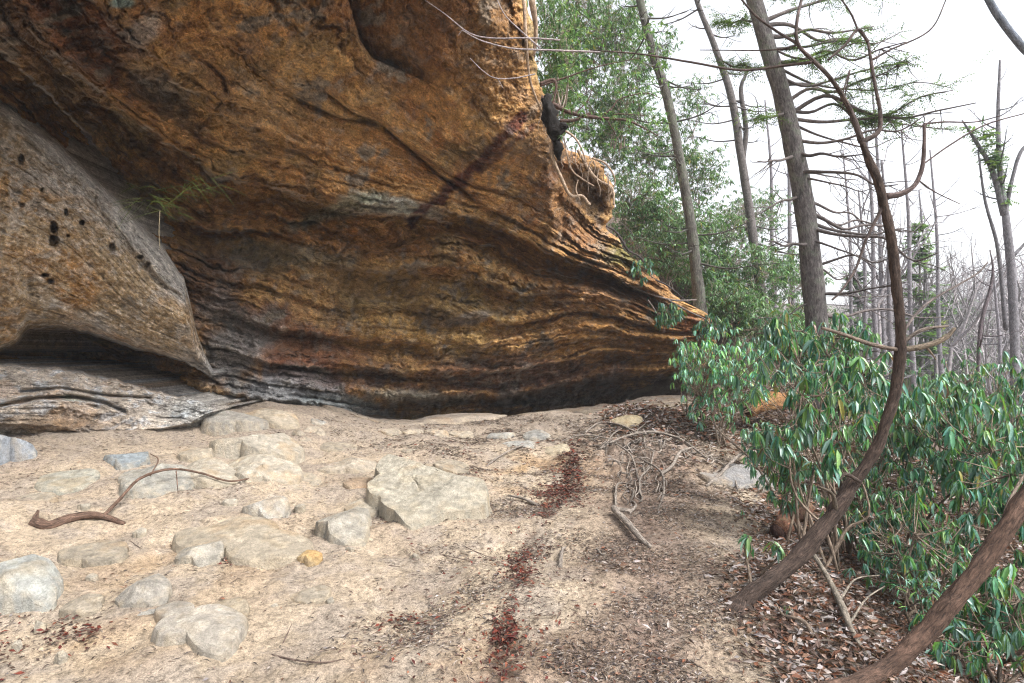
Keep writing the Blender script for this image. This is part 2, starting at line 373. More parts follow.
def strata(t, X, Yy, k=.8, uc=0.0):
    i = np.floor(t); fr = t - i
    a = pn(i * 7.31 + .5, X, Yy); b = pn((i + 1) * 7.31 + .5, X, Yy)
    s = ss(k, 1, fr); e = np.minimum(fr, 1 - fr)
    und = uc * ss(.35, .97, fr) ** 2 * (1 - ss(.975, 1, fr)) * ss(-.3, .3, pn(i * 5.1 + 2, X * 1.6, Yy)) if uc else 0
    return a * (1 - s) + b * s + und + .10 * (2 * fr - 1) ** 4 + .75 * np.exp(-(e / .06) ** 2) * ss(-.05, .35, pn(i * 3.3 + 9 + (fr > .5), X * 2.2 + 5, Yy * 3))
def blend(c, m, col): return c + (np.asarray(col) - c) * np.clip(m, 0, 1)[..., None]
def strata_colour(bw, w, X, cav):
    n = fw(w, .55, 4); n2 = fw(w, 2.2, 4, 9.); li = strata(bw * 6, X * .3, w[..., 1] * .3)
    c = np.zeros(w.shape) + np.array([.50, .275, .105])
    c = blend(c, ss(-.1, .6, n) * .8, (.60, .38, .16))
    c = blend(c, ss(.1, .5, -n2) * .5, (.26, .105, .045))
    c = blend(c, ss(.1, .5, li) * .5, (.48, .29, .11))
    c = blend(c, ss(.1, .5, -li) * .5, (.15, .075, .04))
    c = blend(c, ss(.1, .55, fw(w, 1.1, 5, 31.)) * .55, (.20, .155, .075))
    return c
def build_cliff():
    xs = np.concatenate([np.linspace(-280, -10, 50, endpoint=False), np.linspace(-10, 700, 640)]); u = (xs + 280) / 980.0
    ys = np.concatenate([np.linspace(-230, -10, 45, endpoint=False), np.linspace(-10, 446, 420)])
    re = [(-230, 505), (-100, 515), (0, 527), (40, 535), (75, 539), (90, 541), (112, 554), (135, 558), (150, 566), (156, 590), (166, 604), (190, 614), (212, 613), (228, 606), (243, 618), (262, 640), (278, 657), (292, 672), (308, 696), (320, 714), (334, 718), (350, 714), (364, 706), (380, 702), (400, 700), (446, 700)]
    xr = np.interp(ys, [a for a, _ in re], [b for _, b in re])
    U, Yp = np.meshgrid(u, ys); XR = np.interp(Yp, ys, xr)
    XR = XR + 5 * fbm(0, Yp * .06, 3.3, 4) * ss(-10, 40, Yp)
    px = -280 + U * (XR + 280); py = Yp
    # jaggedness so that the mesh columns do not read as a grid
    B = fB(px, py); D = fD(px, py)
    w = P(px, py, D); X = w[..., 0]
    jag = .05 * fw(w, 2.4, 4, 3.) + .05 * fw(w, 8, 3, 5.)
    bw = B + .17 * fw(w, .6, 3) + jag
    smooth = np.clip(gauss(px, py, 310, 90, 215, 110, .5) + gauss(px, py, 480, 70, 90, 120) + .6 * gauss(px, py, 540, 190, 70, 60) + .45 * gauss(px, py, 330, 290, 110, 50), 0, 1)
    left = gauss(px, py, 60, 150, 110, 60, .85)
    lipz = gauss(px, py, 400, 225, 150, 35, .12) + gauss(px, py, 590, 285, 110, 35, .25); A = np.clip(1.0 - .8 * smooth + .9 * left + .5 * lipz, .1, 2.0)
    Yy = w[..., 1] * .35; bil = lambda sc_, off: np.abs(fw(w, sc_, 2, off))
    patch = ss(-.25, .45, fw(w, .9, 3, 21.)); patch2 = ss(-.2, .3, fw(w, 1.4, 3, 41.)); low = ss(4.9, 3.4, B) * ss(220, 320, px)
    J = X * .75 + w[..., 2] * .55 + .25 * fw(w, 1.2, 3, 8.)
    dsp = .30 * strata(bw * 1.15, X * .35, Yy, .97, .7) * (A * .8 + .15) + .23 * strata(bw * 3.1 + 3, X * .7, Yy, .96, .8) * A
    dsp = dsp + (.15 + .08 * low) * strata(bw * 7.3 + 1, X * 1.4, Yy * 2, .93, .6) * (.3 + .7 * patch) * A + (.05 + .07 * low) * strata(bw * 17 + 5, X * 2.5, Yy * 4, .84) * (.35 + .65 * patch2) * (A * .8 + .3)
    dsp = dsp + .16 * strata(J * 1.5, bw * .8, Yy, .9) * patch * A + .07 * strata(J * 4.1 + 2, bw * 2.2, Yy, .9) * patch2 * (A * .7 + .2)
    dsp = dsp + .5 * fw(w, .33, 3, 2.) * (.4 + .6 * ss(200, 420, px)) + .16 * fw(w, 1.1, 3) + .16 * bil(2.0, 3.) * A + .12 * bil(5.0, 6.) * (A * .6 + .35) + .055 * bil(13., 9.) + .02 * fw(w, 30, 2)
    # overhanging lips: the rock under a lip lies farther back
    def lip(b0, lo, hi, depth, fade):
        lat = ss(lo - 25, lo + 25, px) * ss(hi + 25, hi - 25, px)
        return depth * ss(b0 + .01, b0 - .05, bw) * ss(b0 - fade, b0 - .25, bw) * lat
    rec = lip(7.02, 40, 300, 1.3, 1.5) + lip(6.95, 300, 440, 1.5, 1.0) + lip(7.3, 450, 650, 1.6, 1.1) + lip(6.15, -40, 280, 1.0, .8) + lip(5.95, 330, 560, .7, .7) + lip(4.5, 200, 420, .45, .8) + lip(3.7, 330, 700, .5, .7) + lip(3.35, 420, 700, .35, .3) + lip(4.1, 450, 700, .3, .3) + lip(8.0, 20, 200, .8, .8) + lip(6.6, 470, 640, .6, .5) + lip(5.2, 400, 690, .5, .5)
    rec = rec + 2.2 * ss(3.0, 2.6, bw) * ss(300, 430, px) + .5 * ss(2.5, 2.2, bw) + 1.5 * left + 2.0 * gauss(px, py, 105, 358, 80, 22, .18)
    dsp = dsp + rec
    crack = [(346, -8), (352, 14), (360, 40), (372, 58), (395, 68)]
    d, s, t = segdist(px, py, crack); dsp = dsp + .9 * np.exp(-d / 22) * (s < 0) * ss(60, 20, d) + .15 * np.exp(-(d / 2.5) ** 2)
    for poly, amp in (([(208, 62), (225, 78), (228, 92)], .16), ([(300, 100), (340, 118), (372, 122)], .18), ([(205, 122), (222, 100), (235, 98)], .12), ([(388, 130), (440, 175), (470, 195)], .3), ([(330, 95), (352, 112), (375, 122)], .2), ([(120, 205), (150, 180), (210, 220)], .25)):
        d, s, t = segdist(px, py, poly); dsp = dsp + amp * np.exp(-(d / 3) ** 2) + amp * .8 * np.exp(-d / 14) * (s > 0)
    dsp = dsp + .9 * gauss(px, py, 590, 200, 18, 26)          # hollow beside the hanging nose
    dsp = dsp + .7 * ss(548, 566, px + 14 * fw(w, 1.5, 4, 3.)) * ss(255, 235, py) * ss(120, 150, py)
    e = np.clip((U - .93) / .07, 0, 1); D2 = D + dsp + .9 * (1 - np.sqrt(1 - e ** 2 * .999)) * (1 - .35 * ss(280, 330, py))
    w2 = P(px, py, D2)
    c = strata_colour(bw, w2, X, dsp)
    n = fw(w, 1.4, 5, 4.); n3 = fw(w, 4.5, 4, 14.)
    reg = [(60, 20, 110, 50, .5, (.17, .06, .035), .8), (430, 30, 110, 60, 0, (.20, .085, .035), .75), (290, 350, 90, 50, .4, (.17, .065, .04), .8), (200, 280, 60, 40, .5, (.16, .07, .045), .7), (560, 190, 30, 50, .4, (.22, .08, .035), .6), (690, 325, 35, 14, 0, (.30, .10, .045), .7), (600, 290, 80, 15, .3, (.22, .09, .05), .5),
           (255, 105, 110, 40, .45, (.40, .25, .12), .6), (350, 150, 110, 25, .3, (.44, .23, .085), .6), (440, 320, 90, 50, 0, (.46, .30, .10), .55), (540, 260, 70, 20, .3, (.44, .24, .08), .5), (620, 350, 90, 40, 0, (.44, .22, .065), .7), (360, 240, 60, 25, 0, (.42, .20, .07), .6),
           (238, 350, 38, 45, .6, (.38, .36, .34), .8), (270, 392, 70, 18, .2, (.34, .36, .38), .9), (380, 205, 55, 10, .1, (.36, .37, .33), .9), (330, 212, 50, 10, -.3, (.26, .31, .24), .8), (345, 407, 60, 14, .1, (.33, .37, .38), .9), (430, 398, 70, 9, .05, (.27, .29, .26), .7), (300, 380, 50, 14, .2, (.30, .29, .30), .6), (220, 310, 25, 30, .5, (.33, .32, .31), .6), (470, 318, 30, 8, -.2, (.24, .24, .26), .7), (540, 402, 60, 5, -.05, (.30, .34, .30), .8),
           (160, 90, 60, 20, .8, (.36, .31, .25), .5), (120, 3, 16, 6, 0, (.30, .42, .40), .9), (145, 30, 16, 26, .9, (.38, .36, .34), .6), (40, 60, 90, 25, .8, (.22, .14, .07), .6), (290, 255, 60, 15, .1, (.20, .21, .15), .6), (400, 290, 120, 30, .1, (.27, .19, .09), .5), (500, 60, 50, 60, 0, (.24, .13, .045), .6), (546, 150, 22, 90, -.1, (.20, .105, .04), .85), (620, 270, 60, 22, .5, (.27, .13, .055), .6), (620, 256, 22, 12, .4, (.16, .16, .05), .8), (590, 190, 26, 34, 0, (.13, .075, .035), 1.0), (585, 235, 30, 16, .5, (.22, .11, .05), .7), (520, 375, 140, 22, 0, (.13, .055, .04), .7), (570, 400, 110, 14, -.03, (.09, .06, .04), .8), (300, 200, 70, 20, .2, (.30, .17, .06), .4)]  # includes shade painted into the foot recess, the rim and the nose
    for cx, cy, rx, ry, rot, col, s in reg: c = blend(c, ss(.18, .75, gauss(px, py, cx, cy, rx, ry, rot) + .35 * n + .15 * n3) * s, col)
    for poly, wd, s in (([(524, 117), (500, 140), (470, 172), (440, 198), (412, 218)], 5.5, .92), ([(530, 128), (505, 150), (480, 172)], 3.5, .7), ([(560, 168), (535, 190), (505, 215)], 6, .35)):
        d, _, t = segdist(px, py, poly); c = blend(c, s * ss(1.6, .4, d / wd + 1.0 * n3 + .5 * n), (.085, .022, .016))
    # grey weathering, plus rim highlights painted into the colour, on the outermost bed edges
    gy, gx = np.gradient(dsp); rim = ss(.03, .2, gy) * ss(-.5, .2, n3 + n)
    c = blend(c, rim * (.5 + .4 * left), (.55, .46, .36))
    c = blend(c, ss(.25, .8, n3 + .5 * n) * .35, (.38, .33, .27))
    c = c * (1 + .22 * fw(w, 9, 3, 3.))[..., None]
    c = c * (1 + .16 * ss(5.5, 7.5, B))[..., None]  # ceiling made brighter in its colour rather than by lighting
    c = blend(c, ss(.985, 1, U) * ss(110, 60, py) * .7, (.42, .30, .12))
    bv = np.stack([X * 1.6, w[..., 1] * 1.6, bw * 22], -1)
    # fold the sheet back round its right-hand rim and its top, so that the cliff has thickness
    K = 16
    V = [w2]; CC = [c]; BV = [bv]
    bx = w2[:, -1]; back = []
    for k in range(1, K + 1):
        q = bx.copy(); dd = 6.5 * (k / K) ** 1.3
        q[:, 1] += dd * .9; q[:, 0] += -dd * .12 + .12 * pn(q[:, 2], dd, 3.3) * min(1, k / 4); q[:, 2] -= .08 * dd; back.append(q)
    back = np.stack(back, 1)
    W = np.concatenate([w2, back], 1); n0, m0 = W.shape[:2]
    col = np.concatenate([c, np.repeat(c[:, -1:], K, 1)], 1); bvv = np.concatenate([bv, np.concatenate([back[..., :2] * 1.1, np.repeat(bv[:, -1:, 2:], K, 1)], -1)], 1)
    top = []; r0 = W[0]
    for k in range(1, 9):
        q = r0.copy(); q[:, 2] += .5 * k; q[:, 1] += .02 * k * k; top.insert(0, q)
    W = np.concatenate([np.stack(top), W], 0); col = np.concatenate([np.repeat(col[:1], 8, 0), col], 0); bvv = np.concatenate([np.repeat(bvv[:1], 8, 0), bvv], 0)
    root = empty('cliff', P(480, 400, 12), 'huge overhanging banded orange brown sandstone cliff sheltering the sandy floor', 'cliff')
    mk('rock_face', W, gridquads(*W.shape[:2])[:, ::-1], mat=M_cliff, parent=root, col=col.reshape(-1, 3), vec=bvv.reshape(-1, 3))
    return root
cliff = build_cliff()

def relief(name, parent, x0, x1, nx, top, bot, ny, depth, colf, thick=1.6, rnd_top=.16, rnd_bot=.1, rnd_side=.06, label=None, cat=None, bscale=16):
    """a bulging body between a top and a bottom outline, closed over its back"""
    u = np.linspace(0, 1, nx); v = np.linspace(0, 1, ny)
    U, V = np.meshgrid(u, v); px = x0 + (x1 - x0) * U
    T = np.interp(px, [a for a, _ in top], [b for _, b in top]); Bm = np.interp(px, [a for a, _ in bot], [b for _, b in bot])
    jag = 2.2 * fbm(px * .09, 0, 2.7, 4)
    T = T + jag * (V < .5); Bm = Bm + 1.6 * fbm(px * .12, 3.3, 2.7, 4)
    py = T + (Bm - T) * V
    D = depth(px, py, U, V)
    r = lambda d, k: 1 - np.sqrt(1 - np.clip(1 - d / k, 0, 1) ** 2 * .9999)
    D = D + thick * .45 * (r(V, rnd_top) + r(1 - V, rnd_bot) + r(1 - U, rnd_side))
    w = P(px, py, D); c, bv = colf(px, py, w, U, V)
    wb = P(px, py, D); wb[..., 1] = np.maximum(w[..., 1], np.max(D)) + thick
    n1 = w.shape[0]
    ring = []
    back = w.copy(); back[..., 1] = w[..., 1] + thick + .3; back = back[::8, ::8] if False else back
    # side strips: top, bottom, right pushed back
    Vs = [w.reshape(-1, 3)]; Q = [gridquads(ny, nx)[:, ::-1]]; CC = [c.reshape(-1, 3)]; BB = [bv.reshape(-1, 3)]; n = ny * nx
    idx = np.arange(ny * nx).reshape(ny, nx)
    loop = np.concatenate([idx[0, :], idx[1:, -1], idx[-1, -2::-1], idx[-2:0:-1, 0]])
    prev = loop
    for k, f in enumerate((.35, 1.0)):
        q = Vs[0][loop].copy(); q[:, 1] += thick * f
        Vs.append(q); CC.append(CC[0][loop]); BB.append(BB[0][loop]); cur = n + np.arange(len(loop)); n += len(loop)
        Q.append(np.stack([prev, np.roll(prev, -1), np.roll(cur, -1), cur], -1)); prev = cur
    cen = Vs[-1].mean(0)[None]; Vs.append(cen); CC.append(CC[0][:1]); BB.append(BB[0][:1])
    tris = np.stack([prev, np.roll(prev, -1), np.full(len(prev), n)], -1)
    o = mk(name, np.vstack(Vs), np.vstack(Q), tris, M_cliff, parent, col=np.vstack(CC), vec=np.vstack(BB), origin=None if parent is not None else np.vstack(Vs).mean(0))
    if label: tag(o, label, cat)
    return o
# the big pale lobe at the left
lob_top = [(-300, -90), (-150, -10), (-60, 48), (0, 88), (40, 124), (90, 172), (130, 212), (165, 248), (184, 278), (191, 305), (196, 330), (203, 348), (212, 368)]
lob_bot = [(-300, 290), (-60, 340), (0, 352), (16, 346), (30, 331), (60, 330), (88, 334), (123, 346), (182, 361), (200, 371), (212, 379)]
lB = tps([(0, 90), (100, 182), (185, 280), (0, 180), (100, 250), (185, 320), (0, 250), (100, 310), (180, 350), (0, 330), (100, 350), (230, 385), (-200, 0), (-200, 200)], [6, 6, 6, 5, 5, 5, 4, 4, 4, 3, 3, 3, 5.7, 4], .02, 100.)
def lobe_depth(px, py, U, V):
    D = 5.4 + (px + 300) / 572 * 4.1 + .6 * ss(180, 212, px) - .9 * np.sin(np.clip(V, 0, 1) * math.pi) ** .7
    w = P(px, py, D); bw = lB(px, py) + .12 * fw(w, .8, 3)
    A = .35 + .65 * ss(4.0, 3.4, bw)
    D = D + A * (.12 * strata(bw * 3, w[..., 0] * .5, .5, .8) + .07 * strata(bw * 9, w[..., 0] * .8, .5, .75)) + .22 * fw(w, .6, 3) + .10 * np.abs(fw(w, 1.8, 3)) + .07 * np.abs(fw(w, 6, 3)) + .03 * np.abs(fw(w, 16, 2))
    D = D + .12 * ss(5.75, 5.6, bw) * ss(5.2, 5.6, bw)
    for i, (hx, hy, rx, ry, dp) in enumerate([(54, 228, 3.5, 6, .3), (54, 241, 5, 5.5, .3), (66, 212, 2, 3.5, .16), (82, 223, 2.5, 3, .2), (112, 247, 3, 4, .2), (148, 264, 2.5, 2.5, .12), (22, 205, 2.5, 2.5, .12), (42, 190, 2, 2.5, .1), (140, 257, 3, 2, .15), (45, 275, 4, 2, .2), (51, 281, 2.5, 2.5, .25), (68, 236, 2, 2, .08), (21, 160, 3, 5, .15)]):
        D = D + dp * np.exp(-(((px - hx) / rx + .25 * fbm(px * .3, py * .3, hx, 3)) ** 2 + ((py - hy) / ry + .25 * fbm(px * .3, py * .3, hy, 3)) ** 2) ** 3)
    return D
def lobe_col(px, py, w, U, V):
    bw = lB(px, py) + .12 * fw(w, .8, 3); n = fw(w, 1.2, 5, 2.); n3 = fw(w, 5, 4, 7.); n4 = fw(w, 17, 3, 7.)
    c = np.zeros(w.shape) + np.array([.44, .32, .19])
    c = blend(c, ss(-.2, .5, n + .3 * n3) * .6, (.48, .27, .10))
    c = blend(c, ss(.05, .5, n3 + .3 * n) * .7, (.50, .45, .39))
    c = blend(c, ss(5.35, 5.8, bw + .3 * n) * .85, (.55, .53, .50))
    c = blend(c, ss(3.9, 3.4, bw + .25 * n) * ss(40, 110, px) * .85, (.56, .53, .51))
    c = blend(c, gauss(px, py, 60, 290, 80, 30, .4) * ss(-.2, .4, n) * .8, (.48, .25, .08))
    c = blend(c, gauss(px, py, 230, 370, 50, 25) * .7, (.56, .55, .55))
    c = blend(c, ss(0, .5, n4) * .35, (.55, .50, .46))
    return c * (1 + .35 * n4)[..., None], np.stack([w[..., 0] * 4, w[..., 1] * 4, bw * 9], -1)
relief('buttress', cliff, -300, 212, 470, lob_top, lob_bot, 300, lobe_depth, lobe_col, 3.0, .10, .06, .05, label='rounded grey speckled lobe bulging out of the cliff at the left')
# the ledge under it
led_top = [(-300, 352), (-60, 360), (0, 363), (60, 367), (111, 378), (150, 388), (190, 398), (214, 404), (232, 405)]
led_bot = [(-300, 475), (0, 459), (60, 463), (110, 462), (140, 456), (165, 450), (190, 437), (210, 418), (232, 408)]
def led_depth(px, py, U, V):
    D0 = 5.2 + (px + 300) / 532 * 2.9
    prof = np.interp(V, [0, .2, .42, .62, .7, .85, 1], [.75, .45, .15, 0, .12, .35, .5]) * (1 - .5 * ss(150, 225, px))
    D = D0 + prof; w = P(px, py, D); bw = (py - .12 * px) / -20 + .4 * fw(w, .8, 3)
    D = D + (.08 * strata(bw, w[..., 0] * .6, .5, .93) + .05 * strata(bw * 3.3, w[..., 0] * 1.6, .5, .88) * ss(-.1, .3, fw(w, .9, 3, 15.))) * ss(.0, .35, V) + .16 * fw(w, .9, 3, 5.) + .10 * np.abs(fw(w, 2.2, 3)) + .07 * np.abs(fw(w, 6, 3)) + .03 * np.abs(fw(w, 16, 2))
    d, s, t = segdist(px, py, [(0, 406), (40, 398), (75, 397), (105, 403), (125, 412)]); D = D + .25 * np.exp(-(d / 2.0) ** 2)
    d, s, t = segdist(px, py, [(20, 392), (60, 388), (110, 396), (150, 398)]); D = D + .15 * np.exp(-(d / 1.6) ** 2)
    return D
def led_col(px, py, w, U, V):
    n = fw(w, 1.5, 5, 12.); n3 = fw(w, 6, 4, 17.); n4 = fw(w, 18, 3, 1.)
    c = np.zeros(w.shape) + np.array([.52, .45, .38])
    c = blend(c, ss(-.1, .5, n3 + n * .4) * .8, (.52, .54, .57))
    c = blend(c, ss(.1, .5, n) * .6, (.52, .36, .23))
    c = blend(c, ss(.62, .74, V) * .8, (.27, .27, .235))  # shade of the undercut below the lip, put into the colour
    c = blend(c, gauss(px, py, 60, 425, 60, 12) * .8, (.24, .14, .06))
    c = blend(c, gauss(px, py, 190, 410, 30, 15) * .7, (.36, .40, .42))
    c = blend(c, gauss(px, py, 75, 397, 14, 3) * ss(0, .4, n3) * .8, (.30, .36, .08))
    bw = (py - .12 * px) / -20 + .4 * fw(w, .8, 3)
    return c * (1 + .3 * n4)[..., None], np.stack([w[..., 0] * 3, w[..., 1] * 3, bw * 5], -1)
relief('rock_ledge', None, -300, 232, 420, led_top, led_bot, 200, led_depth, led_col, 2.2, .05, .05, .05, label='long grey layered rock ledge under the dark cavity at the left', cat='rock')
# ------------------------------------------------------------------ ground rocks
def rock(poly, h, label, col=(.43, .37, .30), planes=5, seed=1, name='rock', n=72, m=26, tilt=(0, 0), flat=7.0, group=None, rough=1.0, cracks=0):
    r = np.random.default_rng(seed); poly = np.asarray(poly, float)
    y0, y1 = poly[:, 1].min(), poly[:, 1].max()
    pw = np.array([hit(x, y, h * .75 * (y1 - y) / (y1 - y0 + 1e-6))[:2] for x, y in poly])
    c = pw.mean(0); rel = pw - c; ang = np.arctan2(rel[:, 1], rel[:, 0]); o = np.argsort(ang); ang = ang[o]; rad = np.linalg.norm(rel, axis=1)[o]
    th = np.linspace(-math.pi, math.pi, n, endpoint=False)
    R = np.interp(th, np.concatenate([ang - 2 * math.pi, ang, ang + 2 * math.pi]), np.tile(rad, 3))
    size = R.mean()
    R = R * (1 + .06 * fbm(np.cos(th) * 1.5 + seed, np.sin(th) * 1.5, 2.2, 3))
    s = np.concatenate([np.linspace(0, .9, m - 8), np.linspace(.92, 1.0, 5), [1.02, 1.05, 1.1]])
    S, T = np.meshgrid(s, th, indexing='ij'); RR = np.minimum(S, 1.03) * R[None]
    x = c[0] + np.cos(T) * RR; y = c[1] + np.sin(T) * RR
    base = ground(c[0] + np.cos(T) * R[None] , c[1] + np.sin(T) * R[None], False)
    gz = ground(x, y, False)
    z = h * (1 - np.clip(S, 0, 1) ** flat) ** .6
    lx = (x - c[0]) / size; ly = (y - c[1]) / size
    for k in range(planes + 3):
        a = r.uniform(0, 2 * math.pi); sl = r.uniform(.15, .9) * h; off = r.uniform(.35, .85) * h
        z = np.minimum(z, off + sl * .9 - sl * (lx * math.cos(a) + ly * math.sin(a)) * 1.3)
    z = np.minimum(z, h * (.9 + tilt[0] * lx + tilt[1] * ly))
    z = np.maximum(z, -.02)
    w = np.stack([x, y, z], -1)
    z = z + rough * size * (.035 * fw(w, 1.6 / size, 3, seed) + .016 * fw(w, 7 / size, 4, seed)) * np.clip(1.1 - S, 0, 1) ** .5
    if cracks:
        t1 = (lx * .85 + ly * .5) * 2.3 + .5 * fw(w, 1.2 / size, 3, 4.); t2 = (lx * .4 - ly * .9) * 1.5 + .4 * fw(w, 1.2 / size, 3, 14.); q = np.exp(-((t1 - np.round(t1)) / .05) ** 2) * ss(-.1, .3, pn(t1 * .5, ly * 2, 3.)) + np.exp(-((t2 - np.round(t2)) / .05) ** 2) * ss(0, .3, pn(t2 * .5, lx * 2, 7.)); z = z - cracks * q * np.clip(1.05 - S, 0, 1) + cracks * .8 * strata(t1 * 1.0, lx * .5, ly * .5, .95) * np.clip(1.02 - S, 0, 1)
    zz = gz + z - .9 * np.clip(S - 1, 0, 1) * 1.0 - .01
    W = np.stack([x, y, zz], -1); W[0] = W[0].mean(0)
    nn = fw(W, 3 / max(size, .2), 4, seed); n3 = fw(W, 14, 3, seed); bc = np.asarray(col) * np.array([.98, 1.0, 1.0]) * r.uniform(.82, 1.08) * .74
    cc = np.zeros(W.shape) + bc; cc = blend(cc, ss(0, .6, nn) * .35, bc * np.array([1.08, .98, .82])); cc = blend(cc, ss(0, .6, -nn) * .35, bc * .8)
    cc = blend(cc, ss(.75, 1.0, S) * .5 * ss(-.4, .3, n3), (.30, .25, .18)); lay = strata((zz * 1.0 + .35 * lx * size + .25 * ly * size) * 34 + 1.5 * nn, lx, ly, .8); cc *= (1 + .25 * n3 + .22 * lay)[..., None]; cc = blend(cc, ss(.25, .7, fw(W, 2.2, 4, seed + 5.)) * .35, bc * np.array([1.0, .72, .42]))
    ms, ns = W.shape[:2]; i = np.arange(ms - 1)[:, None] * ns; j = np.arange(ns)[None]; j2 = (j + 1) % ns
    Q = np.stack([i + j, i + ns + j, i + ns + j2, i + j2], -1).reshape(-1, 4)
    o = mk(name, W, Q, None, M_rock, None, col=cc.reshape(-1, 3), origin=(c[0], c[1], float(ground(c[0], c[1], False))), sharp=38)
    return tag(o, label, 'rock', group)
G = (.40, .385, .36); BG = (.36, .40, .43)
rock([(364, 488), (378, 480), (384, 458), (420, 452), (447, 466), (465, 480), (480, 512), (445, 520), (412, 533), (394, 518), (378, 502)], .38, 'large cracked pale boulder in the middle of the sandy floor', (.42, .38, .31), 3, 11, n=220, m=90, tilt=(-.05, .35), cracks=.045, flat=12)
rock([(343, 484), (350, 472), (366, 474), (372, 486), (360, 493)], .14, 'small reddish stone touching the upper left of the large cracked boulder', (.42, .31, .22), 4, 5)
rock([(355, 499), (364, 495), (380, 511), (370, 517)], .10, 'little rounded stone tucked below the large cracked boulder', (.42, .37, .30), 3, 6)
rock([(320, 513), (330, 500), (350, 504), (368, 522), (364, 540), (345, 543), (326, 532)], .2, 'smooth pale wedge shaped rock left of the large cracked boulder', (.46, .42, .36), 4, 8, n=110, m=36)
rock([(248, 497), (264, 491), (286, 510), (276, 520), (258, 515)], .15, 'small tilted grey stone alone on sand left of the wedge shaped rock', (.43, .40, .36), 4, 9)
rock([(202, 428), (212, 411), (245, 406), (268, 418), (264, 428), (235, 427), (214, 434)], .24, 'topmost smooth slab of the stepped rocks beside the ledge', (.40, .37, .33), 3, 12, n=110, m=36)
rock([(208, 440), (235, 426), (264, 429), (290, 438), (305, 458), (296, 466), (270, 463), (240, 452), (214, 449)], .30, 'largest sloping slab in the middle of the stepped rocks', (.43, .385, .32), 3, 13, n=140, m=46, tilt=(-.25, .3), cracks=.03, flat=12)
rock([(222, 457), (245, 452), (280, 466), (303, 482), (285, 488), (262, 486), (246, 486), (240, 470)], .22, 'lowest pointed slab of the stepped rocks with a dark shadowed edge', (.45, .40, .33), 3, 14, n=120, m=40, tilt=(-.25, .3), cracks=.03, flat=12)
rock([(184, 462), (200, 455), (232, 468), (248, 484), (222, 488), (196, 482)], .15, 'low worn slab left of the pointed slab half buried in sand', (.44, .39, .32), 4, 15, n=100, m=32)
rock([(120, 482), (136, 462), (162, 454), (182, 466), (188, 482), (160, 492), (128, 497)], .22, 'broad smooth grey boulder behind the curved dead branch', (.41, .39, .35), 3, 16, n=120, m=40)
rock([(114, 464), (138, 447), (148, 454), (142, 463), (120, 470)], .12, 'small blue grey slab leaning behind the broad grey boulder', BG, 3, 17)
rock([(-30, 595), (-14, 560), (12, 550), (38, 560), (55, 588), (54, 606), (24, 612), (-20, 612)], .27, 'big rounded pale boulder at the left edge of the picture', (.46, .46, .43), 3, 18, n=140, m=46)
rock([(118, 605), (126, 576), (146, 574), (170, 592), (164, 604), (140, 612)], .16, 'angular pale stone just above the long smooth rock at lower left', (.45, .41, .36), 4, 19)
rock([(131, 618), (143, 604), (158, 602), (162, 616), (142, 624)], .09, 'small speckled grey stone wedged beside the long smooth rock', G, 4, 20)
rock([(154, 604), (172, 596), (196, 612), (232, 652), (222, 660), (186, 646), (162, 624)], .13, 'long smooth whitish rock half buried in the lower left sand', (.47, .42, .36), 2, 21, n=120, m=40)
rock([(183, 540), (200, 532), (216, 542), (220, 558), (204, 568), (192, 562)], .15, 'upright pale stone between the low sand hump and the long smooth rock', (.47, .43, .37), 4, 22)
rock([(176, 524), (220, 513), (280, 528), (312, 556), (275, 564), (225, 552)], .11, 'broad low sand coloured hump of rock in the left foreground', (.48, .41, .32), 2, 23, n=120, m=36, rough=.5)
rock([(212, 608), (224, 592), (242, 602), (246, 618), (228, 624)], .09, 'low tan stone right of the long smooth rock', (.48, .40, .30), 3, 24)
rock([(36, 482), (58, 467), (92, 466), (90, 482), (60, 492)], .06, 'flat half buried grey green stone below the ledge', (.42, .40, .34), 2, 25)
rock([(308, 468), (322, 455), (352, 456), (378, 460), (380, 470), (345, 475)], .16, 'low dark edged slab behind the large cracked boulder', (.42, .36, .29), 4, 26, n=100, m=32, tilt=(.2, .1))
rock([(398, 426), (404, 415), (418, 413), (426, 419), (426, 427)], .26, 'small upright brown stone at the foot of the cliff', (.36, .30, .25), 3, 27)
rock([(312, 424), (318, 418), (326, 420), (326, 426)], .10, 'tiny light stone at the cliff foot right of the stepped slabs', G, 3, 28)
for i, (x, y, a, b) in enumerate([(392, 431, 12, 4), (414, 432, 13, 4), (437, 433, 12, 4), (460, 433, 14, 4), (300, 434, 12, 4), (312, 430, 10, 3), (304, 441, 9, 4), (322, 434, 10, 4)]):
    rock([(x - a, y - b + 1), (x - a * .2, y - b), (x + a, y + b * .5), (x + a * .5, y + b), (x - a * .6, y + b * .4)], .13, 'thin tilted sandstone sliver in a row of slivers at the cliff foot', (.42, .36, .29), 3, 40 + i, n=40, m=18, group='stone slivers along the cliff foot')
rock([(498, 447), (505, 440), (524, 438), (540, 442), (538, 449)], .12, 'flat grey stone on the rise above the ochre bank', G, 3, 60)
rock([(520, 436), (530, 430), (548, 431), (550, 437)], .10, 'pale flat stone close to the dark recess under the cliff', G, 3, 61)
rock([(488, 436), (496, 430), (512, 433), (508, 438)], .09, 'small grey stone left of the pale flat stone near the recess', G, 3, 62)
rock([(545, 447), (556, 438), (566, 446), (562, 456), (550, 455)], .12, 'upright tan stone among roots at the top of the ochre bank', (.45, .38, .28), 3, 63)
rock([(724, 487), (734, 470), (752, 461), (766, 470), (768, 484), (750, 491)], .24, 'light grey boulder with roots over it beside the path', (.27, .26, .26), 4, 64, n=110, m=36)
rock([(708, 484), (714, 472), (728, 468), (730, 480), (722, 487)], .14, 'darker stone against the left of the light grey path boulder', (.30, .27, .25), 4, 65)
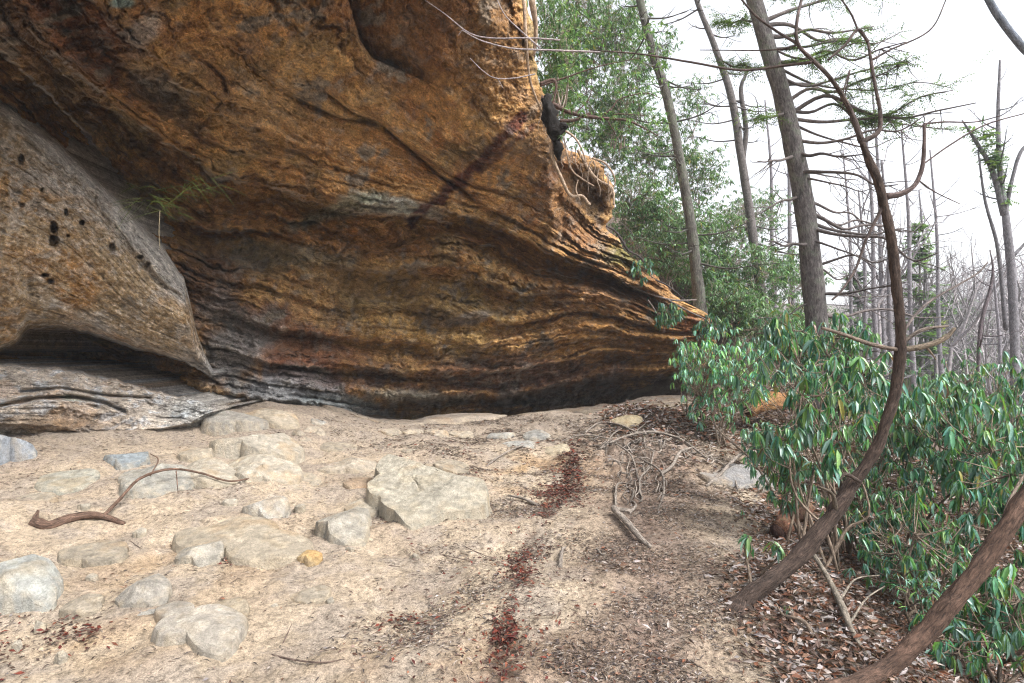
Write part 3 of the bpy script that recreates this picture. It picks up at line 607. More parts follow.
rock([(612, 427), (622, 413), (636, 411), (642, 420), (634, 428)], .18, 'tan rock poking out of the root tangle on the mound', (.44, .36, .24), 3, 66)
rock([(570, 412), (590, 404), (612, 403), (620, 408), (600, 413)], .12, 'dark low rock at the crest of the mound below the cliff', (.20, .16, .13), 3, 67)
rock([(298, 552), (308, 548), (322, 556), (318, 564), (304, 562)], .07, 'small orange stained stone below the wedge shaped rock', (.52, .36, .18), 3, 68)
rock([(-26, 462), (-14, 440), (4, 430), (30, 430), (38, 444), (34, 458), (10, 464)], .42, 'small squarish blue grey block wedged under the ledge at the left edge', (.40, .43, .48), 4, 29, n=110, m=36, flat=12)
for (pl, hh, lab, sd) in [([(60, 548), (90, 540), (128, 546), (122, 558), (82, 562)], .05, 'faint low bulge of buried rock below the dead branch', 301), ([(178, 452), (196, 444), (214, 450), (206, 460), (186, 460)], .12, 'worn stone between the ledge tip and the low worn slab', 302), ([(240, 404), (262, 402), (284, 412), (300, 424), (286, 430), (262, 420)], .16, 'narrow slab behind the topmost slab near the cliff foot', 303), ([(318, 446), (336, 440), (358, 444), (352, 452), (326, 453)], .09, 'flat stone behind the low dark edged slab', 304), ([(398, 448), (420, 441), (450, 446), (446, 453), (410, 454)], .07, 'smooth low stone just behind the large cracked boulder', 305), ([(434, 462), (452, 455), (470, 466), (466, 478), (446, 474)], .16, 'weathered knob against the right back of the large cracked boulder', 306), ([(280, 478), (300, 470), (318, 476), (312, 488), (290, 490)], .07, 'thin flat stone below the stepped slabs', 307), ([(10, 500), (30, 490), (56, 496), (46, 508), (18, 512)], .04, 'barely showing flat stone left of the dead branch', 308), ([(66, 600), (84, 592), (102, 600), (96, 612), (74, 614)], .05, 'low sandy stone between the big rounded boulder and the angular stone', 309), ([(290, 590), (312, 582), (330, 592), (318, 602), (296, 602)], .035, 'flush flat stone below the broad hump of rock', 310)]:
    rock(pl, hh, lab, (.42, .36, .285), 3, sd, n=80, m=28)
for i, (x, y) in enumerate([(92, 575), (258, 545), (140, 530), (18, 643), (330, 600), (350, 548), (84, 505), (300, 505), (40, 625), (455, 455), (478, 470), (340, 445), (275, 605), (60, 655), (415, 555), (230, 500), (392, 445), (150, 665)]):
    a = random.uniform(5, 9); b = a * .5
    rock([(x - a, y), (x - a * .3, y - b), (x + a, y - b * .3), (x + a * .6, y + b), (x - a * .5, y + b)], random.uniform(.03, .06), 'small loose pale stone lying on the sand', (.45, .40, .33), 3, 80 + i, n=28, m=14, group='small loose stones on the sand')

# ------------------------------------------------------------------ litter and debris (stuff)
def scatter(name, n, area, dens, L, W, cols, lift=.006, curl=.5, label='', mat=None, seed=1, small=True, cat='litter', over=8):
    r = np.random.default_rng(seed)
    px = r.uniform(area[0], area[2], n * 4); py = r.uniform(area[1], area[3], n * 4)
    # even over the ground rather than over the picture: sample world, keep by a density that depends on place
    x = r.uniform(-1, 1, n * over); yq = 1.7 + 13 * r.uniform(0, 1, n * over) ** 1.5
    x = x * (1.6 + yq * 1.05)
    w = np.stack([x, yq, ground(x, yq)], -1); qx, qy = proj(w)
    k = (qx > area[0]) & (qx < area[2]) & (qy > area[1]) & (qy < area[3]); w, qx, qy = w[k], qx[k], qy[k]
    k = r.random(len(w)) < dens(qx, qy, w); w = w[k][:n]; m = len(w)
    a = r.uniform(0, 2 * math.pi, m); d = np.stack([np.cos(a), np.sin(a), r.normal(0, curl * .4, m)], -1)
    nn = np.stack([r.normal(0, curl, m), r.normal(0, curl, m), np.ones(m)], -1)
    cols = np.asarray(cols); ci = r.integers(0, len(cols), m); cc = cols[ci] * r.uniform(.6, 1.35, m)[:, None]
    ll = L * r.uniform(.5, 1.6, m) * np.clip(w[:, 1] / 5, 1, 2); ww = W * r.uniform(.6, 1.4, m) * np.clip(w[:, 1] / 5, 1, 2)
    w[:, 2] += lift * r.uniform(.3, 2.5, m)
    V, Q, T, c = leaves(w, d, nn, ll, ww, cc, small)
    o = mk(name, V, Q, T, mat or M_dead, None, col=c, smooth=False); tag(o, label, cat, kind='stuff'); return o
def d_leaf(px, py, w):
    r, ch, mid, oc = masks(px, py, w); n = pn(w[:, 0] * 1.3, w[:, 1] * 1.3, 8.)
    return np.clip(.95 * r + .10 * mid * ss(-.1, .5, n), 0, 1)
def d_chan(px, py, w):
    r, ch, mid, oc = masks(px, py, w)
    d1 = .04 * ss(350, 480, px) * ss(640, 560, px) + gauss(px, py, 505, 632, 14, 16) + gauss(px, py, 520, 572, 12, 12) + gauss(px, py, 571, 470, 10, 22) + .7 * gauss(px, py, 555, 495, 20, 12) + .5 * gauss(px, py, 75, 635, 30, 12) + .5 * gauss(px, py, 225, 560, 12, 8) + .3 * gauss(px, py, 5, 650, 20, 20) + .3 * gauss(px, py, 400, 625, 25, 10) + .5 * gauss(px, py, 540, 550, 14, 8)
    return np.clip(ch * .35 + d1, 0, 1) ** 1.3
def d_chip(px, py, w):
    r, ch, mid, oc = masks(px, py, w); n = fbm(w[:, 0] * 1.5, w[:, 1] * 1.5, 5.5, 4)
    return np.clip(.12 + .9 * ss(-.1, .7, n + .6 * mid) + .3 * r, 0, 1) * (1 - .85 * ss(500, 330, px))
BR = [(.13, .075, .05), (.20, .12, .085), (.10, .055, .04), (.25, .18, .15), (.30, .26, .24), (.17, .075, .045), (.07, .045, .035), (.22, .20, .195), (.28, .25, .25), (.09, .06, .05)]
scatter('leaf_litter', 60000, (590, 385, 1100, 760), d_leaf, .055, .021, BR, .014, .7, 'brown fallen leaves covering the slope right of the path', seed=2)
scatter('wet_leaves', 5200, (-20, 440, 640, 720), d_chan, .036, .015, [(.08, .018, .015), (.12, .028, .018), (.05, .015, .013), (.14, .05, .03), (.07, .04, .03), (.12, .08, .065), (.04, .025, .02)], .01, .5, 'dark red wet leaves lying in the little channel and in patches on the sand', seed=3, over=120)
scatter('twig_debris', 70000, (-40, 415, 900, 760), d_chip, .036, .0065, [(.09, .07, .065), (.14, .10, .08), (.20, .15, .12), (.28, .24, .21), (.06, .05, .05)], .005, .25, 'fine twigs and bark crumbs strewn over the sand', seed=4)
scatter('leaf_scraps', 9000, (-40, 415, 800, 760), d_chip, .028, .012, BR, .006, .5, 'torn brown leaf scraps scattered over the sandy floor', seed=6)

# ------------------------------------------------------------------ sticks and roots
def groundline(pts, lift=.0):
    out = []
    for q in pts:
        p = onground(q[0], q[1]); p[2] += lift + (q[2] if len(q) > 2 else 0); out.append(p)
    return out
def ground_tube(name, pts, r, label, cat, col, group=None, branches=(), rough=.2, mat=None):
    t = Tubes(); P0 = groundline(pts, min(r) * .3); t.add(P0, r, 8, max(14, len(pts) * 6), rough, seed=len(label) + pts[0][0] * .13, col=col)
    for bp, br in branches: t.add(groundline(bp, .01), br, 6, max(10, len(bp) * 5), rough, col=col, seed=bp[0][0] * .1)
    o = t.build(name, mat or M_bark1, None, origin=P0[0]); return tag(o, label, cat, group)
WR = (.25, .215, .185); FLARE = []
ground_tube('dead_branch', [(34, 522), (50, 524, .02), (75, 518, .03), (100, 518, .03), (124, 522)], [.045, .04, .032, .02], 'thick curved reddish dead branch lying on the sand at left', 'branch', (.12, .075, .055),
            branches=[([(104, 518, .03), (120, 507, .08), (140, 497, .20), (170, 492, .22), (200, 484, .16), (228, 488, .05), (250, 486, .03)], [.018, .014, .011, .009]), ([(34, 522), (38, 515, .03)], [.03, .01]), ([(150, 495, .21), (158, 484, .26), (150, 480, .28)], [.008, .005]), ([(176, 491, .2), (178, 500, .06)], [.006, .004]), ([(200, 482, .05), (215, 485, .06), (245, 483, .02)], [.006, .003])])
for ex, ey in [(716, 616), (722, 626), (738, 632), (760, 618)]:
    t = Tubes(); p0 = P(744, 603, yb_) if False else hit(742, 607); e = onground(ex, ey); e[2] -= .02; m_ = (p0 + e) / 2; m_[2] += .02; t.add([p0 + np.array([0, 0, .04]), m_, e], [.032, .02, .006], 8, 12, .3, col=(.06, .042, .034)); FLARE.append(t)
ground_tube('exposed_root', [(651, 549), (640, 540, .03), (626, 528, .05), (614, 519, .05), (618, 516, .05), (632, 516, .03)], [.014, .024, .03, .028, .022, .02], 'thick hooked pale root curling out of the path', 'root', WR, branches=[([(632, 516, .03), (636, 508, .02), (632, 500, .0)], [.016, .012, .01])])
for i, (pts, r, lab) in enumerate([
    ([(538, 504), (525, 500, .03), (508, 496, .03)], [.025, .018, .01], 'short stub of root ending in a dark tip beside the leaf channel'),
    ([(486, 466), (500, 460, .04), (515, 455, .05), (524, 450, .03)], [.014, .018, .018, .014], 'thin pale root arching over the ochre bank'),
    ([(560, 565), (562, 552, .04), (566, 545, .02)], [.02, .016, .006], 'forked grey root stub standing in the path'),
    ([(597, 545), (602, 553, .02), (608, 548, .0)], [.012, .01, .004], 'tiny pale root tip beside the hooked root'),
    ([(616, 504), (616, 492, .05), (620, 486, .04), (632, 488, .03)], [.014, .014, .012, .01], 'upright bent root above the hooked root'),
    ([(658, 512), (664, 494, .05), (660, 478, .06), (640, 462, .04)], [.01, .014, .016, .016], 'long root dropping down the bank toward the hooked root'),
    ([(660, 480, .03), (672, 470, .06), (680, 458, .08), (692, 452, .06)], [.02, .026, .026, .018], 'knobbly root loop over the orange soil'),
    ([(638, 480), (634, 466, .05), (628, 458, .05), (615, 452, .02)], [.012, .015, .016, .012], 'root forking beside the upright bent root'),
    ([(600, 450), (620, 442, .05), (650, 438, .07), (680, 444, .06), (706, 460, .03), (725, 466, .0)], [.016, .026, .03, .026, .018, .01], 'longest root running right along the top of the bank'),
    ([(584, 432), (600, 426, .06), (620, 430, .06), (640, 436, .04), (668, 434, .02)], [.02, .028, .026, .02, .014], 'root crossing the mound in front of the tan rock'),
    ([(604, 450), (612, 440, .07), (622, 432, .05)], [.012, .016, .012], 'short diagonal root under the tan rock'),
    ([(650, 420), (664, 424, .04), (678, 436, .03), (692, 448, .0)], [.014, .016, .014, .01], 'slim root descending the leafy mound'),
    ([(664, 455), (666, 440, .06), (668, 430, .04)], [.014, .014, .01], 'thin vertical root on the face of the bank'),
    ([(700, 470), (690, 462, .04), (684, 466, .03)], [.012, .016, .01], 'small root beside the orange soil patch'),
    ([(706, 488), (722, 480, .1), (738, 470, .2), (752, 463, .2), (764, 466, .1)], [.02, .028, .03, .026, .016], 'thick root draped over the light grey path boulder'),
    ([(712, 476), (722, 476, .08), (734, 484, .06), (738, 492, .0)], [.014, .02, .018, .012], 'second lower root crossing the path boulder'),
    ([(576, 408), (596, 406, .08), (616, 402, .08), (640, 408, .02)], [.02, .026, .022, .01], 'dark root along the crest of the mound'),
    ([(596, 470), (610, 462, .04), (622, 464, .04), (640, 468, .02)], [.012, .016, .014, .01], 'level root at the foot of the root tangle'),
    ([(642, 500), (640, 486, .05), (650, 470, .06), (654, 456, .04)], [.01, .014, .014, .01], 'wavy root hanging down the bank face'),
    ([(560, 444), (580, 440, .04), (600, 440, .05), (622, 446, .02)], [.012, .016, .016, .01], 'grey root left of the tangle toward the ochre bank')]):
    P0 = pts; ground_tube('exposed_root', P0, [a * (.72 if p0y < 480 else .85) for a in r for p0y in [pts[0][1]]], lab, 'root', np.array(WR) * .78 if i != 16 else (.13, .10, .08))
t = Tubes(); tg_r = np.random.default_rng(5)
for k in range(70):
    x = tg_r.normal(645, 32); y = tg_r.normal(446, 20)
    if y < 410 or x < 580 or x > 730: continue
    a = tg_r.normal(0, .7); L = tg_r.uniform(8, 24); pts = [(x + L * s * math.cos(a) + tg_r.normal(0, 2), y + L * s * math.sin(a) * .6 + tg_r.normal(0, 1.5), .04 * math.sin(math.pi * s) + .01) for s in np.linspace(0, 1, 5)]
    t.add(groundline(pts), [.009, .012, .005], 5, 14, .15, col=np.array(WR) * tg_r.uniform(.5, 1.1))
for k in range(26):
    x = tg_r.normal(640, 16); y = tg_r.normal(488, 14); L = tg_r.uniform(8, 20); pts = [(x + tg_r.normal(0, 2.5), y - L * s, .03) for s in np.linspace(0, 1, 4)]
    t.add(groundline(pts), [.006, .008, .004], 5, 12, .15, col=np.array(WR) * tg_r.uniform(.5, 1.1))
tag(t.build('root_mat', M_bark1), 'tangle of fine grey rootlets spread over the mound', 'rootlets', kind='stuff')
for pts, lab, r in [([(272, 652), (296, 662, .02), (322, 666, .01), (345, 664)], 'thin dark curved twig on the bottom left sand', .005), ([(283, 640), (292, 630, .05)], 'short upright twig beside the curved twig', .004), ([(440, 556), (470, 562, .01)], 'straight dark twig lying in the centre sand', .004), ([(466, 549), (490, 558, .01)], 'slim dark twig above the centre patch of wet leaves', .004),
                    ([(652, 651), (668, 658, .01), (694, 662)], 'reddish twig at the bottom of the path', .006), ([(372, 562), (400, 566, .01)], 'pale twig on the sand below the large boulder', .004), ([(130, 535), (142, 545, .01)], 'short twig under the dead branch', .004), ([(765, 574), (764, 560, .03)], 'bleached twig beside the base of the curved trunk', .004)]:
    ground_tube('twig', pts, [r, r * .9, r * .5], lab, 'twig', (.12, .085, .07), mat=M_twig)
# pale fallen branch down the slope at right
ground_tube('fallen_branch', [(808, 563, .12), (825, 585, .1), (842, 618, .06), (853, 640, .04), (868, 660, .02)], [.018, .02, .024, .018, .01], 'pale fallen branch lying down the leafy slope between the two leaning trunks', 'branch', (.22, .19, .155), branches=[([(840, 612, .06), (856, 606, .2), (880, 612, .25)], [.009, .006, .004]), ([(850, 634, .04), (866, 622, .15), (885, 618, .2)], [.008, .006, .004])])
# broken log
def log(name, a, b, r, label, col, col2):
    root = empty(name, a, label, 'log'); t = Tubes(); m = (np.array(a) + np.array(b)) / 2 + np.array([0, 0, .04])
    t.add([a, m, b], [r * .85, r, r * .8], 18, 26, .45, seed=3, col=col); t.build('bark', M_barkbig, root)
    t2 = Tubes(); d = unit(np.array(a) - np.array(b)); t2.add([np.array(a) + d * .02, np.array(a) + d * .06], [r * .7, r * .5], 14, 4, .3, col=col2); t2.build('cut_end', M_twig, root); return root
a = P(748, 409, 10.6); b = P(792, 398, 11.2); log('fallen_log', a, b, .17, 'short orange brown rotten log among the bushes right of the mound', (.24, .12, .05), (.05, .03, .02))
a = hit(778, 538); a[2] += .06; b = hit(808, 520); b[2] += .14; log('rotten_stump', a, b, .09, 'dark rotten reddish wood chunk behind the base of the curved trunk', (.15, .07, .045), (.04, .02, .015))

# ------------------------------------------------------------------ rhododendrons
GO = np.array([(.085, .15, .07), (.11, .18, .09), (.065, .125, .065), (.16, .22, .15), (.10, .20, .09), (.05, .10, .055), (.05, .10, .055)])
GR = np.array([(.05, .145, .075), (.045, .12, .085), (.08, .18, .06), (.045, .14, .11), (.12, .21, .07), (.10, .19, .16), (.14, .23, .20)])
def shrub(base, crown_c, crown_r, nwh, leafL, label, seed, small=False, stems=5, group=None, stemcol=(.20, .155, .12), droop=1.0, bright=1.0, name='rhododendron', stemr=.016, bias=None):
    r = np.random.default_rng(seed); base = np.asarray(base, float); cc = np.asarray(crown_c, float); cr = np.asarray(crown_r, float)
    root = empty(name, base, label, 'shrub', group)
    t = Tubes(); nodes = []
    for s in range(stems):
        v = unit(r.normal(size=3)) * r.uniform(.2, .75); tip = cc + v * cr
        mid = base + (tip - base) * .5 + r.normal(size=3) * .12 * np.linalg.norm(tip - base) + np.array([0, 0, .1]) * np.linalg.norm(tip - base)
        b0 = base + np.array([r.normal(0, .12), r.normal(0, .12), -.08])
        p = t.add([b0, b0 + (mid - b0) * .5 + r.normal(size=3) * .06, mid, tip], [stemr, stemr * .8, stemr * .5, stemr * .25], 6, 18, .1, seed=s, col=np.array(stemcol) * r.uniform(.7, 1.3)); nodes.append(p[5:])
    nodes = np.vstack(nodes)
    k = unit(r.normal(size=(nwh, 3))) * (r.uniform(0, 1, (nwh, 1)) ** (1 / 2.2)); clump = fbm(k[:, 0] * 2.2 + seed, k[:, 1] * 2.2, k[:, 2] * 2.2, 3)
    tips = cc + k * cr * (1 + .35 * fbm(k[:, :1] * 1.6 + seed, k[:, 1:2] * 1.6, k[:, 2:] * 1.6, 2)); keep = clump > -.10; tips = tips[keep]
    gz = ground(tips[:, 0], tips[:, 1], False); tips = tips[tips[:, 2] > gz + .12]
    if bias is not None: tips = tips[bias(*proj(tips))]
    nw = len(tips)
    if nw == 0: return root
    for tp in tips[:: (2 if small else 1)]:
        dd = np.linalg.norm((nodes - tp) * np.array([1, 1, .7]), axis=1); q = nodes[np.argmin(dd + .2 * r.random(len(dd)))]
        m = q * .5 + tp * .5 + np.array([0, 0, -.12 * np.linalg.norm(tp - q)]) + r.normal(size=3) * .03
        t.add([q, m, tp], [stemr * .3, stemr * .25, stemr * .18], 4, 6, 0, cap=False, col=np.array(stemcol) * r.uniform(.8, 1.6))
    t.build('stem', M_bark1, root)
    nl = r.integers(6, 11, nw) if not small else r.integers(4, 8, nw); idx = np.repeat(np.arange(nw), nl); M = len(idx)
    phi = r.uniform(0, 2 * math.pi, M)
    ax = unit(np.stack([r.normal(0, .4, nw), r.normal(0, .4, nw), np.ones(nw)], -1))[idx]
    dr = droop * r.uniform(.75, 1.2, nw)[idx]; el = -(.35 + .85 * dr) + r.normal(0, .22, M)
    el = np.clip(el, -1.5, .7)
    d = np.stack([np.cos(phi) * np.cos(el), np.sin(phi) * np.cos(el), np.sin(el)], -1) + .2 * ax
    n = np.stack([np.cos(phi) * -np.sin(el) * 1.0, np.sin(phi) * -np.sin(el), np.cos(el)], -1) + r.normal(0, .25, (M, 3))
    L = leafL * r.uniform(.5, 1.3, nw)[idx] * r.uniform(.6, 1.2, M); Wd = L * r.uniform(.17, .24, M)
    col = (GO if small and leafL > .12 else GR)[r.integers(0, len(GR), M)] * r.uniform(.6, 1.35, (M, 1)) * bright * r.uniform(.75, 1.2, nw)[idx][:, None]
    yel = r.random(M) < .02; col[yel] = np.array([.26, .24, .06]); br_ = r.random(M) < .015; col[br_] = np.array([.16, .08, .04])
    V, Q, T, c = leaves(tips[idx] + r.normal(0, .008, (M, 3)), d, n, L, Wd, col, small)
    mk('foliage', V, Q, T, M_far if small else M_leaf, root, col=c)
    return root
def shr(px, py, Y, rx, rz, nwh, leafL, label, seed, bpy_=None, bx=None, **kw):
    """crown centred on photo pixel (px,py) at distance Y; rx, rz are radii in metres; stem base on the ground below"""
    if not kw.get('small'): nwh = int(nwh * 2.0); leafL *= .8; kw['bright'] = kw.get('bright', 1) * 1.5
    if px < 830 and 'bias' not in kw: kw['bias'] = lambda x, y: ((x - 768) / 26) ** 2 + ((y - 407) / 13) ** 2 > 1
    c = P(px, py, Y); b = np.array([c[0] if bx is None else c[0] + bx, c[1], 0.]); b[2] = ground(b[0], b[1], False)
    if kw.get('small') and Y > 10: b[2] = max(b[2], c[2] - rz * 1.1)
    return shrub(b, c, (rx, rx * .9, rz), nwh, leafL, label, seed, **kw)
# foreground mass at the right
shr(800, 405, 4.9, .50, .72, 150, .17, 'tall rhododendron with long drooping leaves left of the curved trunk', 101, bx=.25, stems=7)
shr(850, 370, 5.6, .45, .55, 100, .17, 'rhododendron with glossy leaves just left behind the curved trunk', 102)
shr(905, 450, 5.6, .60, .75, 150, .16, 'rhododendron filling the gap immediately right of the curved trunk', 103)
shr(965, 430, 5.2, .50, .55, 120, .17, 'rhododendron whose top leaves stand against the grey valley', 104)
shr(1015, 500, 4.6, .50, .50, 120, .17, 'rhododendron spreading out of the right edge above the lower trunk', 105)
shr(920, 550, 4.6, .55, .42, 150, .12, 'low rhododendron between the curved trunk and the lower right trunk', 106)
shr(870, 500, 5.4, .45, .45, 110, .13, 'rhododendron with small leaves low behind the curved trunk', 107)
shr(1000, 610, 3.7, .40, .32, 90, .14, 'rhododendron in the bottom right corner beyond the lower trunk', 108)
shr(955, 640, 3.6, .28, .25, 45, .12, 'small rhododendron beside the lower trunk near the bottom edge', 109)
shr(790, 470, 5.2, .32, .38, 60, .13, 'open twiggy rhododendron under the drooping one beside the path', 110, bx=.2)
shr(980, 400, 8.0, .8, .7, 130, .16, 'rhododendron farther back near the right edge', 111)
shr(890, 420, 8.2, .9, .8, 170, .16, 'rhododendron farther back behind the curved trunk', 112)
shr(1030, 440, 6.6, .6, .8, 110, .16, 'rhododendron cut by the right edge below the slender trees', 113)
shr(835, 350, 5.9, .30, .42, 55, .17, 'tall loose rhododendron sprays reaching highest beside the curved trunk', 130)
shr(792, 345, 6.2, .35, .40, 60, .17, 'uppermost long leaved rhododendron below the big hemlock', 131)
shr(1000, 420, 10.5, .9, .8, 110, .17, 'rhododendron fading into the valley at the right edge', 132)
shr(940, 400, 11.5, .9, .7, 110, .17, 'rhododendron in front of the pale conifers', 133)
shr(725, 375, 9.8, .85, .95, 330, .17, 'bright rounded rhododendron at the corner where the path turns', 114, stems=7, bright=1.5)
shr(690, 365, 10.6, .4, .5, 60, .16, 'sparse left flank rhododendron against the cliff end', 115, bright=1.2)
shr(775, 350, 12.5, 1.1, .8, 230, .17, 'rhododendron on the bank behind the corner bush', 116)
shr(760, 440, 8.6, .35, .35, 55, .15, 'small rhododendron hanging over the path boulder', 117, bx=.3)
shr(745, 538, 3.9, .05, .04, 3, .13, 'tiny seedling with a few leaves on the slope left of the curved trunk', 118, stems=1)
shr(778, 545, 3.9, .05, .04, 3, .13, 'tiny seedling right against the dark rotten wood', 119, stems=1)
shr(780, 605, 3.4, .05, .03, 2, .09, 'little sprout below the curved trunk', 120, stems=1)
shr(745, 510, 5.2, .05, .04, 2, .11, 'little light green sprout at the path edge', 121, stems=1)
shr(915, 590, 4.2, .25, .14, 40, .07, 'pale small leaved bush on the slope between the trunks', 122, bright=1.8, small=True, droop=.4)
# up on the slope
hs = [(668, 250, 16.5, 1.1, 1.0, 300), (632, 205, 17.5, 1.2, 1.2, 330), (705, 235, 18, 1.3, 1.2, 340), (745, 270, 17.5, 1.2, 1.0, 300), (600, 140, 18.5, 1.3, 1.5, 330), (650, 150, 19, 1.4, 1.3, 320), (695, 170, 20, 1.2, 1.2, 240), (590, 60, 17.5, 1.5, 1.6, 240), (640, 60, 19, 1.2, 1.6, 180), (745, 215, 21, 1.5, 1.1, 240), (785, 275, 19, 1.3, 1.0, 260), (570, 15, 15.5, 1.3, 1.1, 170), (690, 105, 21, 1.0, 1.2, 90), (560, 100, 14, .7, 1.3, 120), (800, 320, 17.5, 1.3, .8, 220), (730, 300, 15.8, .9, .6, 170), (655, 308, 14.6, .35, .35, 40), (735, 318, 16.4, 1.0, .55, 200), (705, 275, 17.4, 1.0, .8, 220), (660, 215, 17.2, 1.0, .9, 220), (770, 325, 15.0, .8, .5, 150), (556, 50, 13, .7, 1.3, 110), (615, 20, 17, 1.2, 1.0, 130), (620, 110, 17, .9, 1.0, 200)]
hl = ['rhododendron directly above the mossy cliff corner left of the leaning grey trunk', 'rhododendron leaning over the hanging rock nose', 'rhododendron behind the grey trunk on the slope', 'rhododendron right of the grey trunk on the slope', 'tall rhododendron rising beside the hanging rock nose', 'rhododendron high on the slope with sky behind it', 'thin rhododendron between the grey trunk and the forked tree', 'airy rhododendron near the top beside the cliff rim', 'airy rhododendron around the mossy upper trunk', 'rhododendron at the foot of the forked tree', 'rhododendron between the forked tree and the big hemlock', 'topmost rhododendron at the cliff rim', 'sparse rhododendron spray against the white sky', 'rhododendron growing straight from the cliff rim', 'rhododendron low in front of the big hemlock', 'rhododendron on the leafy bank right of the exposed roots', 'small rhododendron tuft hanging over the cliff end', 'rhododendron covering the bank just right of the cliff tip', 'rhododendron behind the base of the leaning grey trunk', 'rhododendron crowding the bank above the mossy cliff corner', 'rhododendron on the bank left of the hemlock base', 'narrow rhododendron hugging the upper cliff rim', 'high rhododendron boughs between the rim and the mossy trunk', 'rhododendron behind the crooked rim limb']
for i, ((px, py, Y, rx, rz, n), l) in enumerate(zip(hs, hl)):
    shr(px, py, Y, rx, rz, int(n * (5.5 if py < 110 else 4.2)), .19, l, 200 + i, small=True, droop=.55, bright=1.45, stems=6, stemr=.02, stemcol=(.26, .22, .19), bias=lambda x, y: x > np.interp(y, [-50, 0, 90, 120, 150, 240, 320], [530, 534, 545, 560, 600, 622, 660]) - 8)

for i, (px, py, Y, n_, l) in enumerate([(668, 312, 13.7, 26, 'drooping leaf tuft hanging in front of the banded rock near the cliff tip'), (712, 326, 13.9, 34, 'leafy tuft covering the very tip of the cliff'), (690, 352, 13.2, 30, 'leafy tuft against the rock just below the cliff tip'), (640, 268, 13.4, 16, 'few leaved tuft on the mossy corner of the cliff')]):
    c_ = P(px, py, Y); shrub(c_ + np.array([.1, .5, -.25]), c_, (.38, .3, .3), n_ * 3, .17, l, 400 + i, stems=3, stemr=.012, bright=1.5)
# ------------------------------------------------------------------ trees
def tube_px(t, pts, r, sides=10, n=None, rough=.12, col=(.2, .17, .15), seed=0):
    return t.add([P(*p) for p in pts], r, sides, n or len(pts) * 6, rough, seed=seed, col=col)
# curved foreground trunk
base = hit(742, 606)
ct = empty('curved_tree', base, 'bare curved dark trunk arching up from the path edge in front of the bushes', 'tree'); t = Tubes(); yb = base[1]
tube_px(t, [(732, 612, yb - .02), (752, 594, yb), (790, 565, yb + .08), (826, 524, yb + .15), (850, 488, yb + .2), (874, 452, yb + .2), (893, 400, yb + .2), (901, 345, yb + .2), (897, 285, yb + .2), (889, 225, yb + .2), (876, 178, yb + .2), (862, 142, yb + .2)], [.064, .056, .050, .052, .048, .036, .034, .038, .031, .032, .029, .030, .020], 24, 200, .28, (.06, .042, .034), 4)
t.build('trunk', M_bark1, ct); Yt = yb + .2
for f_ in FLARE: f_.build('root_flare', M_bark1, ct)
def branch(root, pts, r, col=(.10, .075, .065), mat=None, extra=(), name='branch', sides=7):
    t = Tubes(); tube_px(t, pts, r, sides, None, .12, col, pts[0][0] * .1)
    for e, er in extra: tube_px(t, e, er, 5, None, .1, col, e[0][0] * .1)
    return t.build(name, mat or M_bark1, root)
DK = (.085, .065, .06)
branch(ct, [(862, 142, Yt), (850, 110, Yt), (832, 80, Yt - .1), (815, 62, Yt - .1), (798, 44, Yt - .1), (797, 20, Yt - .1), (804, -10, Yt)], [.022, .016, .013, .012, .011, .010], DK, extra=[([(798, 44, Yt - .1), (775, 30, Yt), (755, 15, Yt), (738, -5, Yt)], [.010, .006]), ([(812, 62, Yt - .1), (780, 66, Yt), (740, 70, Yt), (690, 62, Yt), (640, 54, Yt), (590, 50, Yt)], [.012, .009, .007, .004]), ([(800, 44, Yt), (770, 50, Yt), (700, 50, Yt + .1)], [.008, .003]), ([(842, 96, Yt), (850, 70, Yt), (842, 110, Yt)], [.006, .004])])
branch(ct, [(862, 142, Yt), (878, 132, Yt), (880, 112, Yt), (874, 80, Yt), (868, 42, Yt)], [.02, .016, .013, .011, .009], DK, extra=[([(868, 42, Yt), (858, 30, Yt), (845, 45, Yt), (828, 60, Yt)], [.011, .010, .008]), ([(858, 30, Yt), (850, 12, Yt), (836, -8, Yt)], [.007, .005]), ([(872, 60, Yt), (890, 50, Yt), (930, 30, Yt), (948, -5, Yt)], [.009, .006, .004])])
branch(ct, [(886, 196, Yt), (900, 194, Yt), (914, 186, Yt), (922, 168, Yt), (924, 145, Yt), (924, 124, Yt)], [.024, .02, .017, .014, .012, .010], (.12, .09, .085), extra=[([(924, 124, Yt), (945, 122, Yt), (975, 122, Yt + .1), (1000, 116, Yt)], [.007, .004]), ([(922, 165, Yt), (950, 145, Yt), (985, 125, Yt), (1030, 112, Yt)], [.006, .006, .004]), ([(918, 180, Yt), (935, 192, Yt), (960, 204, Yt)], [.006, .003]), ([(924, 126, Yt), (935, 118, Yt)], [.008, .003])])
branch(ct, [(882, 208, Yt), (866, 240, Yt), (856, 268, Yt), (842, 290, Yt - .05), (832, 300, Yt - .05)], [.012, .009, .008, .006], DK)
branch(ct, [(900, 350, Yt), (925, 346, Yt), (945, 338, Yt), (955, 328, Yt)], [.022, .020, .018, .010], (.17, .135, .10), extra=[([(925, 346, Yt), (932, 354, Yt), (936, 360, Yt)], [.010, .004])])
branch(ct, [(900, 344, Yt), (922, 330, Yt), (948, 326, Yt)], [.014, .013, .008], (.16, .13, .11))
branch(ct, [(902, 335, Yt), (915, 315, Yt), (935, 298, Yt), (975, 275, Yt), (988, 262, Yt)], [.010, .009, .007, .004], (.2, .17, .16))
branch(ct, [(898, 350, Yt), (870, 344, Yt - .05), (845, 335, Yt - .1), (822, 328, Yt - .1)], [.016, .015, .013, .010], (.16, .125, .10))
branch(ct, [(860, 482, Yt - .05), (846, 474, Yt - .08), (840, 480, Yt - .1)], [.013, .011, .005], (.08, .06, .05))
